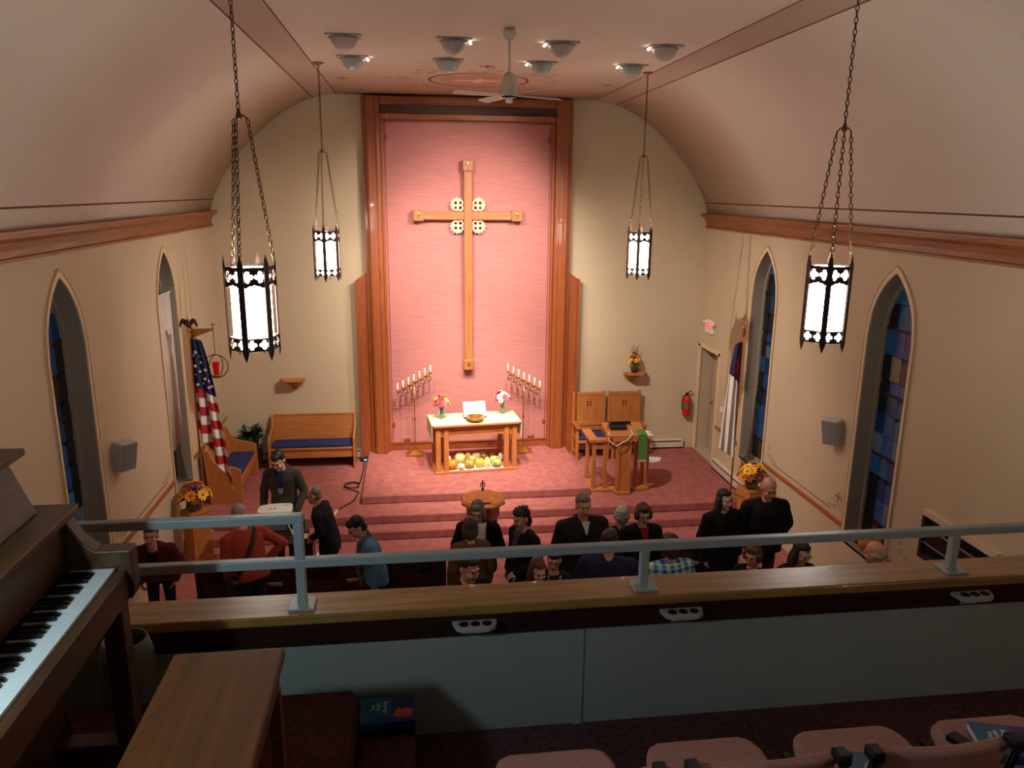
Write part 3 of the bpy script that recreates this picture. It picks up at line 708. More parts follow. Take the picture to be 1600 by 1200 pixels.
MB().lathe([(0.075,0),(0.085,0.01),(0.13,0.045),(0.165,0.09),(0.172,0.095),(0.160,0.09),(0.12,0.05),(0.07,0.025),(0.001,0.022)], n=28).build('basin', M_BRASS, bw, smooth=True)
MB().ring((0,0,0.094),0.168,0.006,28,6).build('rim', M_BRASS, bw, smooth=True)

# --- candelabra
def candelabrum(x, y, up, lab):
    t = thing('candelabrum', lab, 'candelabrum', (x, y, ZA))
    MB().box((0,0,0.02),(0.34,0.26,0.04)).box((0,0,0.055),(0.24,0.18,0.03)).box((0,0,0.085),(0.15,0.11,0.03)).build('base', M_BRASS, t, bevel=0.006)
    MB().lathe([(0.03,0.10),(0.022,0.16),(0.011,0.20),(0.011,0.70),(0.022,0.72),(0.022,0.76),(0.011,0.78),(0.011,1.10),(0.02,1.12),(0.02,1.15),(0.010,1.17),(0.010,1.40)], n=12).build('pole', M_BRASS, t, smooth=True)
    zc_ = 1.45; sl = 0.55*up
    MB().cyl((-0.33,0,zc_-0.33*sl),(0.33,0,zc_+0.33*sl),0.013,None,8).cyl((-0.33,0,zc_-0.13-0.33*sl),(0.33,0,zc_-0.13+0.33*sl),0.009,None,8).build('arm', M_BRASS, t)
    mb = MB()
    for k in range(6):
        x0 = -0.275+k*0.11; mb.ring((x0,0,zc_-0.065+x0*sl),0.042,0.007,14,6,V((1,0,0)),V((0,0,1)))
    mb.build('scrollwork', M_DBRASS, t, kind='stuff')
    for k in range(7):
        x0 = -0.315+k*0.105; z0 = zc_+x0*sl
        c = MB().cyl((x0,0,z0+0.075),(x0,0,z0+0.185),0.014,0.013,10).build('candle', mat('candle_wax',(250,246,236),0.4,emit=(255,250,240),estr=0.25), t)
        MB().lathe([(0.012,0.0),(0.03,0.03),(0.03,0.04),(0.016,0.05),(0.018,0.08)], (x0,0,z0), 10).build('candle_cup', M_BRASS, c, smooth=True)
        MB().lathe([(0.001,0.185),(0.015,0.190),(0.013,0.205),(0.004,0.225)], (x0,0,z0), 8).build('candle_follower', M_BRASS, c)
    return t
candelabrum(-0.01, 14.62, 1, 'brass candelabrum of seven candles on the pew side of the altar')
candelabrum(2.12, 14.60, -1, 'brass candelabrum of seven candles beside the throne chairs')

# --- baptismal font
ft = thing('baptismal_font', 'octagonal oak baptismal font with domed lid and cross finial', 'font', (1.0, 11.12, 0))
MB().lathe([(0.30,0),(0.30,0.06),(0.25,0.08),(0.25,0.10)], n=8, rot=PI/8).build('foot', M_FONTX, ft)
MB().lathe([(0.24,0.62),(0.27,0.70),(0.27,0.86),(0.001,0.86)], n=8, rot=PI/8).build('basin_case', M_FRAME, ft)
for k in range(8):
    q = PI/8+k*PI/4; MB().box((0.205*math.cos(q),0.205*math.sin(q),0.36),(0.05,0.07,0.54),Matrix.Rotation(q,3,'Z')).build('leg', M_FRAME, ft, bevel=0.006)
MB().lathe([(0.345,0.86),(0.36,0.875),(0.36,0.905),(0.345,0.92)], n=8, rot=PI/8).build('rim', M_FONTX, ft)
MB().lathe([(0.345,0.92),(0.325,0.945),(0.29,0.95),(0.27,0.965),(0.05,1.045),(0.03,1.05),(0.001,1.05)], n=8, rot=PI/8).build('lid', M_FONTX, ft)
MB().bx(-0.10,0.10,-0.30,-0.225,0.965,0.976).build('name_plate', M_OAKY, ft)
fn_ = MB().lathe([(0.03,1.045),(0.02,1.06),(0.012,1.07),(0.026,1.085),(0.010,1.10),(0.010,1.20),(0.001,1.21)], n=10).build('finial', M_DBRASS, ft, smooth=True)
MB().bx(-0.008,0.008,-0.008,0.008,1.10,1.22).bx(-0.035,0.035,-0.008,0.008,1.155,1.172).ell((-0.03,0,1.125),(0.012,0.012,0.018),8,6).ell((0.03,0,1.125),(0.012,0.012,0.018),8,6).build('finial_cross', M_DBRASS, fn_)

# --- throne chairs
def throne(x, lab):
    t = thing('throne_chair', lab, 'chair', (x, 14.62, ZS2))
    for s in (-1,1):
        MB().bx(s*0.31-0.03,s*0.31+0.03,0.18,0.24,0,1.31).build('leg', M_OAK, t, bevel=0.006)
        MB().bx(s*0.31-0.03,s*0.31+0.03,-0.24,-0.18,0,0.66).build('leg', M_OAK, t, bevel=0.006)
        MB().bx(s*0.31-0.045,s*0.31+0.045,-0.28,0.18,0.66,0.70).build('arm', M_OAKY, t, bevel=0.008)
        MB().bx(s*0.31-0.015,s*0.31+0.015,-0.18,0.18,0.34,0.44).build('side_rail', M_OAKY, t)
        MB().bx(s*0.31-0.015,s*0.31+0.015,-0.18,0.18,0.08,0.13).build('stretcher', M_OAKY, t)
    MB().bx(-0.28,0.28,-0.24,0.19,0.36,0.42).build('seat', M_OAKX, t)
    MB().bx(-0.27,0.27,-0.24,0.16,0.42,0.49).build('seat_cushion', M_BLUE, t, bevel=0.02)
    bk = MB().bx(-0.28,0.28,0.19,0.225,0.50,1.27).build('back_panel', M_OAK, t)
    MB().bx(-0.28,0.28,0.18,0.24,1.23,1.29).build('top_rail', M_OAKX, t, bevel=0.006)
    MB().bx(-0.28,0.28,0.175,0.24,0.60,0.68).build('lower_rail', M_OAKX, t, bevel=0.006)
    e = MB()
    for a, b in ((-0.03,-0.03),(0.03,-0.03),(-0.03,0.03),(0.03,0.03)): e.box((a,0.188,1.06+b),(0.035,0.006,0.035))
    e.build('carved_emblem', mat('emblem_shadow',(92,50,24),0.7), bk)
    return t
throne(3.485, 'oak throne chair with blue seat, next to the altar frame post')
throne(4.215, 'oak throne chair with blue seat, partly behind the lectern desk')

# --- lectern
lc = thing('lectern', 'oak lectern with slatted wings and scalloped desk', 'lectern', (3.62, 12.72, ZS2))
MB().prism([(-0.55,-0.02),(-0.16,-0.04),(-0.13,-0.20),(0.13,-0.20),(0.16,-0.04),(0.52,-0.02),(0.52,0.12),(-0.40,0.12),(-0.40,0.60),(-0.55,0.60)], lambda a,b,d: (a,b,d), 0, 0.06).build('base', M_OAKX, lc, bevel=0.015)
MB().bx(-0.12,0.12,-0.15,0.02,0.06,0.97).build('centre_column', M_OAK, lc, bevel=0.008)
for x in (-0.10,0.10): MB().bx(x-0.025,x+0.025,-0.17,-0.15,0.06,0.97).build('column_fillet', M_OAK, lc, bevel=0.005)
for x in (-0.50,-0.30,0.26,0.47): MB().bx(x-0.032,x+0.032,-0.005,0.06,0.06,0.94).build('slat', M_OAK, lc, bevel=0.006)
MB().bx(-0.50-0.032,-0.50+0.032,0.50,0.565,0.06,0.94).build('slat', M_OAK, lc, bevel=0.006)
MB().bx(-0.28,-0.12,0.0,0.05,0.80,0.86).bx(-0.47,-0.33,0.0,0.05,0.80,0.86).build('wing_rail', M_OAKX, lc)
MB().prism([(-0.60,-0.04),(-0.13,-0.04),(-0.13,0.10),(-0.44,0.10),(-0.44,0.62),(-0.60,0.62)], lambda a,b,d: (a,b,d), 0.94, 0.99).build('wing_cap', M_OAKX, lc, bevel=0.008)
MB().bx(0.13,0.53,-0.04,0.10,0.94,0.985).build('wing_cap', M_OAKX, lc, bevel=0.008)
sk = [(-0.22,1.10)]+[(-0.22+0.44*i/24, 0.985+0.02*math.cos(i/24*2*PI*5)) for i in range(25)]+[(0.22,1.10)]
MB().prism(sk, lambda a,b,d: (a,d,b), -0.20, -0.175).build('scalloped_apron', M_OAKX, lc)
MB().bx(-0.20,0.20,-0.16,0.30,0.97,1.08).build('desk_box', M_OAKX, lc)
dk = Matrix.Rotation(math.radians(12),3,'X')
MB().box(dk @ V((0.03,0,0))+V((0,0.06,1.13)), (0.70,0.50,0.035), dk).build('desk_top', M_OAKX, lc, bevel=0.006)
par = MB(); px0 = 0.30
par.bx(px0-0.075,px0+0.075,-0.225,-0.215,0.62,1.10)
par.box(V((px0,-0.13,1.135)),(0.15,0.20,0.008),dk)
po = par.build('green_parament', M_PARAMENT, None, loc=(3.62,12.72,ZS2)); tag(po, 'green patterned cloth hanging over the lectern desk', 'cloth')
MB().bx(px0-0.075,px0+0.075,-0.226,-0.214,0.62,0.66).build('gold_fringe', M_GOLDP, po)
def lpt(x, y, z): return V((3.62+x, 12.72+y, ZS2+z))
lt = thing('music_player', 'black portable player on the lectern desk', 'device', lpt(-0.08,0.07,1.155))
MB().box((0,0,0.03),(0.30,0.16,0.05),dk).build('body', M_BLACK, lt, bevel=0.008); MB().box((0.05,0.08,0.075),(0.40,0.03,0.05),dk).build('display_bar', M_BLACKM, lt)
mic = MB().tube([(-0.22,0.05,0),(-0.23,0.03,0.07),(-0.22,-0.03,0.12)],0.005,6)
mo = mic.build('microphone', M_BLACKM, None, loc=lpt(-0.03,0.05,1.15)); tag(mo, 'small gooseneck microphone on the lectern desk', 'microphone')
MB().ell((-0.22,-0.04,0.12),(0.015,0.02,0.015),8,6).build('mic_head', M_PEWTER, mo)
cb = MB().tube([(0.09,-0.07,0.03),(0.10,-0.20,-0.02),(0.0,-0.24,-0.10),(-0.20,-0.26,-0.20),(-0.32,-0.22,-0.12),(-0.30,-0.1,0.0)],0.009,6)
tag(cb.build('white_cable', M_WHITE, None, loc=lpt(0.02,0.0,1.14), smooth=True), 'white cable looping down from the lectern desk', 'cable')
for k,(u,v) in enumerate(((1016,686),(1022,690))):
    pp = lpt(0.46,0.16+0.08*k,0.99+0.012*k); tag(MB().box((0,0,0.004),(0.24,0.17,0.008),Matrix.Rotation(0.3+k*0.5,3,'Z')).build('paper_sheet', M_PAPER, None, loc=pp), ('white sheet lying lowest on the lectern wing','white sheet lying topmost and askew on the lectern wing')[k], 'paper', 'papers on the lectern wing')
MB().bx(0.28,0.56,0.10,0.36,0.955,0.985).build('side_shelf', M_OAKX, lc)
MB().bx(0.47-0.03,0.47+0.03,0.28,0.34,0.06,0.955).build('slat', M_OAK, lc)
for k,(dx,dy,rz_) in enumerate(((0,0,0.4),(0.06,0.09,-0.3),(-0.08,0.07,1.1))):
    tag(MB().box((0,0,0.006+0.013*k),(0.22,0.15,0.010),Matrix.Rotation(rz_,3,'Z')).build('paper_sheet', [M_PAPER], None, loc=(4.70+dx,14.22+dy,ZS2)), ('undermost','middle','topmost')[k]+' sheet of the loose white papers on the carpet by the throne chairs', 'paper', 'papers on the chancel floor')

# --- pews
def pew(L, lab, loc, rz, cushion=True, wood_=None, rack=False, H=0.93, name='pew', group=None, endh=0.72):
    wx = wood_ or M_OAKX; we = wood_ or M_OAK
    t = thing(name, lab, 'pew', loc, rz, group)
    bk = MB().prism([(0.16,0.30),(0.20,0.30),(0.28,H),(0.245,H)], lambda a,b,d: (d,a,b), -L/2+0.04, L/2-0.04).build('back', wx, t, bevel=0.006)
    MB().prism([(0.235,H),(0.295,H),(0.295,H+0.025),(0.235,H+0.025)], lambda a,b,d: (d,a,b), -L/2+0.04, L/2-0.04).build('cap_rail', wx, bk, bevel=0.006)
    MB().bx(-L/2+0.04, L/2-0.04, -0.27, 0.20, 0.38, 0.42).build('seat', wx, t, bevel=0.008)
    MB().bx(-L/2+0.04, L/2-0.04, -0.24, -0.21, 0.22, 0.38).build('seat_apron', wx, t)
    for s in (-1,1):
        MB().prism([(-0.29,0),(0.24,0),(0.31,H+0.02),(0.22,H+0.02),(0.12,endh),(-0.20,0.64),(-0.29,0.60)], lambda a,b,d: (d,a,b), s*L/2-(0.045 if s>0 else 0), s*L/2+(0.045 if s<0 else 0)).build('end_panel', we, t, bevel=0.008)
    if cushion: MB().bx(-L/2+0.06, L/2-0.06, -0.25, 0.155, 0.42, 0.48).build('seat_cushion', M_BLUE, t, bevel=0.02)
    if rack:
        n = max(2, int(L/0.9))
        for k in range(n):
            x = -L/2+0.35+k*(L-0.7)/(n-1)
            MB().bx(x-0.20,x+0.20,0.345,0.36,0.56,0.68).bx(x-0.20,x+0.20,0.235,0.36,0.545,0.56).build('book_rack', wx, t)
    return t
pew(1.62, 'oak pew with blue cushion set against the altar wall', (-1.96, 14.68, ZS2), 0)
pew(1.42, 'oak pew with navy cushion set along the side wall by the striped flag', (-3.22, 13.52, ZS2), PI/2)

# --- potted plant
pl = thing('potted_plant', 'bushy dark green potted plant in the chancel corner', 'plant', (-3.10, 14.60, ZS2))
MB().lathe([(0.16,0),(0.17,0.02),(0.19,0.40),(0.20,0.42)], n=18).build('plant_stand', M_DARKWOOD, pl)
MB().lathe([(0.11,0.42),(0.15,0.58),(0.16,0.62),(0.14,0.62),(0.13,0.58),(0.001,0.57)], n=18).build('pot', M_SOIL, pl, smooth=True)
rnd = random.Random(5)
for i in range(64):
    th = i*2.4+rnd.uniform(-0.3,0.3); e = rnd.uniform(0.3,2.4); b = MB()
    leaf(b, (math.cos(th)*0.05, math.sin(th)*0.05, 0.60), (math.cos(th), math.sin(th), e), rnd.uniform(0.30,0.46), 0.042, rnd.uniform(0.5,1.1)*(1.2/(0.6+e)), 6)
    o = b.build('leaf', M_LEAF, pl)

# --- wall bracket shelves
def bracket(x, lab):
    t = thing('wall_bracket', lab, 'shelf', (x, YB, 1.98))
    MB().prism([(-0.24,0),(0.24,0),(0.24,-0.10),(0.14,-0.26),(-0.14,-0.26),(-0.24,-0.10)], lambda a,b,d: (a,b,d), -0.045, 0).build('shelf_board', M_OAKX, t, bevel=0.006)
    MB().prism([(-0.16,0),(0.16,0),(0.09,-0.18),(-0.09,-0.18)], lambda a,b,d: (a,b,d), -0.10, -0.045).build('moulding', M_OAKX, t, bevel=0.01)
    MB().lathe([(0.03,-0.24),(0.07,-0.17),(0.11,-0.10),(0.11,-0.10)], n=8).build('corbel', M_OAK, t)
    for v_ in t.children[-1].data.vertices: v_.co.y = v_.co.y*0.8-0.09
    return t
bracket(-2.31, 'empty oak wall bracket above the cushioned pew'); bracket(4.42, 'oak wall bracket holding a yellow flower arrangement')
fa = thing('flower_arrangement', 'yellow and russet flower arrangement on the wall bracket', 'flowers', (4.40, 14.84, 1.98))
MB().lathe([(0.05,0),(0.07,0.03),(0.075,0.08),(0.06,0.09)], n=14).build('bowl', M_DBRASS, fa, smooth=True)
bouquet(fa, 20, 0.11, 0.26, 0.12, [1,3,3,6,5], 0.065, 31, 12, 1.2)
tw = MB()
for k in range(6): tw.tube([(0,0,0.15),(0.02*(k-3),0,0.40),(0.035*(k-3),0.0,0.50+0.03*(k%3))],0.005,5)
tw.build('twigs', mat('twig',(70,56,30),0.8), fa)

# --- pedestals with harvest flowers
def pedestal(x, y, rz, lab, flab, seed):
    t = thing('pedestal', lab, 'pedestal', (x, y, 0), rz)
    MB().bx(-0.165,0.165,-0.165,0.165,0.0,0.06).build('plinth', M_OAKX, t, bevel=0.008)
    MB().bx(-0.15,0.15,-0.15,0.15,0.06,0.64).build('shaft', M_OAK, t, bevel=0.008)
    MB().bx(-0.165,0.165,-0.165,0.165,0.655,0.80).build('cap', M_OAKX, t, bevel=0.01)
    MB().bx(-0.145,0.145,-0.145,0.145,0.64,0.655).build('shadow_gap', M_OAK, t)
    g = thing('flower_arrangement', flab, 'flowers', (x, y, 0.80))
    MB().lathe([(0.08,0),(0.10,0.04),(0.11,0.12),(0.09,0.14)], n=16).build('bowl', mat('amber_bowl',(120,96,60),0.2), g, smooth=True)
    bouquet(g, 26, 0.22, 0.24, 0.16, [1,3,3,3,5,6], 0.10, seed, 26, 0.9)
    return t
pedestal(-3.31, 11.42, 0.75, 'square oak pedestal in front of the striped flag', 'orange daisy arrangement on the pedestal in front of the striped flag', 41)
pedestal(5.46, 11.42, 0.30, 'square oak pedestal in front of the white flag', 'yellow and purple daisy arrangement on the pedestal in front of the white flag', 42)

# --- flags
def fold_y(t, z): return 0.05*math.sin(t*9.0+z*1.2)+0.025*math.sin(t*17+z*2)
def flag(loc, top, lab, mats, matfn, wtop, wbot, zb0, zb1, lean=0.0, finial='eagle', sidex=1, name='flag'):
    t = thing(name, lab, 'flag', loc)
    MB().lathe([(0.16,0),(0.16,0.02),(0.06,0.05),(0.03,0.10)], n=18).build('base', M_BRASS, t, smooth=True)
    MB().cyl((0,0,0.08),(0,0,top-0.12),0.016).build('pole', M_OAK, t, smooth=True)
    if finial == 'eagle':
        f_ = MB().lathe([(0.02,top-0.14),(0.035,top-0.11),(0.02,top-0.08)], n=12).build('finial', M_BRASS, t, smooth=True)
        mb = MB().ell((0,0,top-0.02),(0.028,0.028,0.06),10,7).ell((0.0,-0.03,top+0.045),(0.02,0.03,0.02),8,6)
        for s in (-1,1):
            mb.prism([(0,-0.04),(0.03,0.05),(0.07,0.075),(0.11,0.05),(0.135,-0.03),(0.12,-0.07),(0.10,-0.02),(0.075,0.0),(0.05,-0.03),(0.03,-0.05)], lambda a,b,d,s=s: (s*a, d, top+b), -0.012, 0.012)
        mb.build('eagle', M_DBRASS, f_)
    else:
        f_ = MB().lathe([(0.018,top-0.14),(0.035,top-0.08),(0.02,top-0.02),(0.028,top),(0.012,top+0.05)], n=12).build('finial', M_BRASS, t, smooth=True)
        MB().bx(-0.008,0.008,-0.006,0.006,top+0.05,top+0.22).bx(-0.045,0.045,-0.006,0.006,top+0.13,top+0.146).build('finial_cross', M_BRASS, f_)
    ztop = top-0.22; N, Mz = 60, 110
    mb = MB(); 
    def P_(i, j, off):
        u = i/N; v_ = j/Mz
        zl = zb0+(zb1-zb0)*u
        z = ztop+(zl-ztop)*v_ - 0.04*u*(1-v_)
        wv = wtop+(wbot-wtop)*(v_**0.7)
        x = sidex*(0.02+wv*u*0.95)+0.012*math.sin(u*20)+lean*v_; 
        y = (0.02+0.055*v_)*math.sin(u*15+v_*1.5)+off
        return (x-sidex*0.07*v_, y-0.02, z)
    for off in (0.0, 0.006):
        for j in range(Mz+1):
            for i in range(N+1): mb.v.append(P_(i,j,off))
    S = (N+1)*(Mz+1)
    for j in range(Mz):
        for i in range(N):
            a = j*(N+1)+i; mi = matfn((i+0.5)/N, (j+0.5)/Mz, P_(i+0.5,j+0.5,0)[2])
            mb.f.append((a,a+1,a+N+2,a+N+1)); mb.m.append(mi); mb.f.append((S+a,S+a+N+1,S+a+N+2,S+a+1)); mb.m.append(mi)
    c = mb.build('flag_cloth', mats, t, smooth=True)
    fr = MB()
    fr.tube([P_(i,Mz,0.003) for i in range(N+1)], 0.012, 5).build('gold_fringe', M_GOLDP, c)
    return t, c, P_
M_FRED = mat('flag_red',(186,30,42),0.8); M_FWHT = mat('flag_white',(232,224,216),0.8); M_FBLU = mat('flag_navy',(28,34,72),0.8)
def us(u, v_, z):
    # the canton is at the top of the hang, the stripes fall away from it
    if z > 2.42-0.22*u: return 2
    return int((2.42-z)/0.145-u*1.3+(1 if u > 0.52 else 0)+20) % 2
pL = Yp(291, 512, 11.95)
t1, c1, PF = flag((pL.x-0.01, 11.95+0.16, ZS1), 3.50-ZS1+0.02, 'furled red and white striped flag with starry navy canton and eagle finial', [M_FRED,M_FWHT,M_FBLU], us, 0.13, 0.50, 1.72, 0.72, 0.04, 'eagle', 1, 'striped_flag')
stars = MB()
for k,(i,j) in enumerate(((11,18),(19,13),(27,16),(14,28),(35,20),(22,31),(44,24),(8,40),(30,33),(16,46),(38,33),(49,32),(25,42),(55,35),(45,38))):
    c = V(PF(i,j,-0.004)); pts = []
    for q in range(10):
        r = 0.030 if q%2==0 else 0.013; a = PI/2+q*PI/5; pts.append((c.x+r*math.cos(a), c.z+r*math.sin(a)))
    stars.prism(pts, lambda a,b,d: (a,d,b), c.y-0.012, c.y-0.004)
stars.build('stars', M_FWHT, c1, kind='stuff')
def chr_(u, v_, z):
    if v_ < 0.36-0.08*u: 
        return 2 if not (0.15<v_<0.27 and 0.30<u<0.62 or 0.11<v_<0.32 and 0.40<u<0.50) else 0
    return 1
pR = Yp(1160, 520, 12.25)
flag((pR.x+0.02, 12.25, ZS2), 3.26-ZS2+0.05, 'white flag with blue canton and red cross on a tall pole', [M_FRED,M_FWHT,M_FBLU], chr_, 0.10, 0.33, 1.02-0.3, 1.22-0.3, -0.02, 'cross', -1, 'church_flag')

# --- sanctuary lamp
sl_ = thing('sanctuary_lamp', 'hanging brass ring lamp with ruby glass on a wall bracket', 'lamp', (XL, 13.2, 3.22))
MB().bx(0.0,0.02,-0.05,0.05,-0.18,0.16).build('wall_plate', M_BRASS, sl_, bevel=0.01)
MB().prism([(0.02,-0.12),(0.36,0.005),(0.36,0.03),(0.02,0.03)], lambda a,b,d: (a,d,b), -0.012, 0.012).build('bracket_arm', M_BRASS, sl_)
MB().cyl((0.345,0,0.13),(0.345,0,-0.42),0.006,None,6).bx(0.31,0.38,-0.005,0.005,0.085,0.095).build('hanger', M_DBRASS, sl_)
rg = V((0.345,0,-0.61)); rr = 0.195
MB().ring(rg,rr,0.008,36,6,V((1,0,0)),V((0,0,1))).ring(rg,rr,0.008,36,6,V((0.35,0.94,0)),V((0,0,1))).build('ring', M_DBRASS, sl_, smooth=True)
MB().lathe([(0.03,-0.14),(0.05,-0.12),(0.052,-0.04),(0.062,0.05),(0.064,0.07),(0.056,0.07),(0.045,-0.10),(0.001,-0.11)], rg, 16).build('ruby_glass', M_REDGLASS, sl_, smooth=True)
MB().lathe([(0.02,-0.19),(0.06,-0.175),(0.075,-0.15),(0.03,-0.14)], rg, 14).build('cup_holder', M_BRASS, sl_, smooth=True)

# --- exit sign, extinguisher, thermostat, speakers
ex = thing('exit_sign', 'white wall exit sign with red lettering and twin lamps over the door', 'sign', (XR, 14.45, 2.95))
MB().bx(-0.06,0,-0.17,0.17,-0.12,0.13).build('sign_box', M_WHITE, ex, bevel=0.01)
def text_obj(s_, size, loc, rot, m_, parent, name='lettering', ext=0.002, align='CENTER'):
    cu = bpy.data.curves.new(name,'FONT'); cu.body = s_; cu.size = size; cu.align_x = align; cu.align_y = 'CENTER'; cu.extrude = ext
    tmp = bpy.data.objects.new(name, cu); COL.objects.link(tmp)
    dg = bpy.context.evaluated_depsgraph_get(); me = bpy.data.meshes.new_from_object(tmp.evaluated_get(dg)); bpy.data.objects.remove(tmp)
    me.materials.clear(); me.materials.append(m_); o = bpy.data.objects.new(name, me); COL.objects.link(o); o.parent = parent; o.location = loc; o.rotation_euler = rot; return o
text_obj('EXIT', 0.15, (-0.062,0,0.03), (PI/2,0,-PI/2), mat('exit_red',(220,40,50),0.5,emit=(255,50,60),estr=1.2), ex)
for s in (-1,1): MB().lathe([(0.02,-0.03),(0.05,0.02),(0.05,0.04)], n=12).build('emergency_lamp', M_WHITE, ex, smooth=True).location = (-0.05, s*0.21, 0.06)
fe = thing('fire_extinguisher', 'red fire extinguisher hung on the altar wall near the door', 'extinguisher', (5.57, YB-0.09, 1.02))
MB().lathe([(0.07,0),(0.078,0.02),(0.078,0.34),(0.06,0.39),(0.025,0.41),(0.025,0.44)], n=18).build('cylinder', M_RED, fe, smooth=True)
MB().bx(-0.03,0.03,-0.02,0.02,0.44,0.47).box((0.03,0,0.50),(0.13,0.02,0.015),Matrix.Rotation(-0.4,3,'Y')).build('valve_handle', M_BLACK, fe)
MB().tube([(-0.03,0,0.45),(-0.09,-0.02,0.42),(-0.11,-0.02,0.30),(-0.095,-0.02,0.12)],0.011,6).build('hose', M_BLACK, fe, smooth=True)
MB().lathe([(0.0795,0.17),(0.0795,0.28)], n=18).build('label_band', mat('ext_label',(110,104,96),0.5), fe)
MB().bx(-0.02,0.02,0.06,0.09,0.10,0.42).build('wall_hook', M_BLACKM, fe)
tag(MB().bx(XR-0.025,XR,13.58,13.66,1.46,1.56).bx(XR-0.03,XR-0.025,13.60,13.64,1.48,1.53).build('thermostat', M_WHITE), 'small white thermostat beside the door', 'thermostat')
def speaker(x, s, y, z, lab, lean=0.16):
    t = thing('wall_speaker', lab, 'speaker', (x, y, z))
    R = Matrix.Rotation(s*lean,3,'Y') @ Matrix.Rotation(-s*0.5,3,'Z')
    MB().box(R@V((s*0.13,0,0)),(0.17,0.24,0.36),R).build('cabinet', M_SPK, t, bevel=0.02)
    MB().box(R@V((s*0.218,0,0)),(0.012,0.22,0.34),R).build('grille', M_GRILLE, t, bevel=0.005)
    MB().cyl((0,0,0),(s*0.10,0,0),0.03).build('bracket', M_SPK, t)
    return t
speaker(XL, 1, 9.53, 2.36, 'grey wall speaker beside the stained window near the piano')
speaker(XR, -1, 9.62, 2.36, 'grey wall speaker between the two stained windows opposite the piano')
speaker(XR, -1, 6.05, 2.05, 'grey wall speaker beside the recessed picture case')

# --- picture case on the right wall
pc = thing('picture_case', 'low dark framed glass case on the side wall', 'picture', (XR, 7.03, 1.74))
MB().bx(-0.03,0,-0.56,0.56,-0.26,0.26).build('backing', mat('case_dark',(24,26,34),0.25), pc)
for y0,y1,z0,z1 in ((-0.58,0.58,0.22,0.29),(-0.58,0.58,-0.29,-0.23),(0.53,0.58,-0.23,0.22),(-0.58,-0.53,-0.23,0.22)): MB().bx(-0.06,0.0,y0,y1,z0,z1).build('frame_bar', M_WTRIM if z0>0.1 else M_DARKWOOD, pc)
for z in (-0.10,0.09): MB().bx(-0.045,-0.03,-0.53,0.53,z-0.008,z+0.008).build('muntin', M_PEWTER, pc)
MB().bx(-0.036,-0.03,-0.5,0.5,-0.09,0.08).build('dark_print', mat('dark_print',(52,26,28),0.4,var=0.5,vscale=5), pc)
# --- pumpkin on the window sill
pk = thing('pumpkin', 'orange pumpkin resting on the stained window sill', 'pumpkin', (5.93, 8.78, WIN_Z0+0.005))
mb = MB(); N, Mm = 32, 12
for j in range(Mm+1):
    ph = PI*j/Mm
    for k in range(N):
        t = 2*PI*k/N; rad = 0.155*math.sin(ph)**0.8*(1+0.05*abs(math.cos(t*4.5))) if 0<j<Mm else 0.004
        mb.v.append((rad*math.cos(t), rad*math.sin(t), 0.12-0.12*math.cos(ph)-(0.02*math.exp(-((PI-ph)/0.3)**2) if True else 0)))
for j in range(Mm):
    for k in range(N): mb.f.append((j*N+k,j*N+(k+1)%N,(j+1)*N+(k+1)%N,(j+1)*N+k)); mb.m.append(0)
mb.build('flesh', mat('pumpkin_orange',(214,116,30),0.5,var=0.15,vscale=10), pk, smooth=True); MB().tube([(0,0,0.22),(0.01,0,0.26),(0.03,0.01,0.28)],[0.018,0.012,0.014],7).build('stem', mat('gourd_stem',(120,104,60),0.8), pk)
sg = thing('small_gourd', 'dark little gourd beside the sill pumpkin', 'gourd', (5.91, 9.03, WIN_Z0+0.005)); MB().ell((0,0,0.05),(0.055,0.055,0.05),12,8).build('flesh', M_BLACK, sg, smooth=True); MB().cyl((0,0,0.095),(0.01,0,0.12),0.008,0.006,6).build('stem', mat('gourd_stem',(120,104,60),0.8), sg)

# --- cables on the left of the altar platform
cpts = [(-1.02,14.85,ZS2+0.012),(-1.00,14.3,ZS2+0.012),(-1.02,13.7,ZS2+0.012)]
for i in range(20): q = i/20*2*PI*1.6; cpts.append((-1.14-0.13*math.cos(q+PI)*1.0-0.02, 13.5+0.13*math.sin(q)-0.01*i, ZS2+0.012+0.002*i))
cpts += [(-1.02,13.1,ZS2+0.012),(-1.08,12.7,ZS2+0.012),(-1.25,12.45,ZS2+0.012),(-1.32,12.30,ZS2+0.012)]
tag(MB().tube(cpts,0.011,6).build('black_cable', M_BLACK, smooth=True), 'black cable coiled along the altar platform edge', 'cable')
tag(MB().tube([(-1.32,12.30,ZS2+0.014),(-1.36,12.12,ZS2+0.016),(-1.40,12.035,ZS2+0.01),(-1.42,12.025,ZS1+0.03),(-1.45,11.9,ZS1+0.016),(-1.47,11.735,ZS1+0.01),(-1.48,11.72,0.03),(-1.5,11.45,0.014),(-1.6,11.0,0.012)],0.03,6).build('cable_cover', mat('cable_cover_cream',(226,206,170),0.6), smooth=True), 'cream cable cover running down the chancel steps', 'cable cover')
pb = thing('power_box', 'small black power box with blue light at the foot of the altar frame', 'device', (-0.99,14.78,ZS2)); MB().bx(-0.10,0.06,-0.05,0.05,0,0.07).build('case', M_BLACK, pb, bevel=0.006); MB().bx(-0.03,0.03,-0.056,-0.05,0.03,0.05).build('blue_light', mat('blue_led',(60,160,220),0.4,emit=(80,180,255),estr=3), pb)
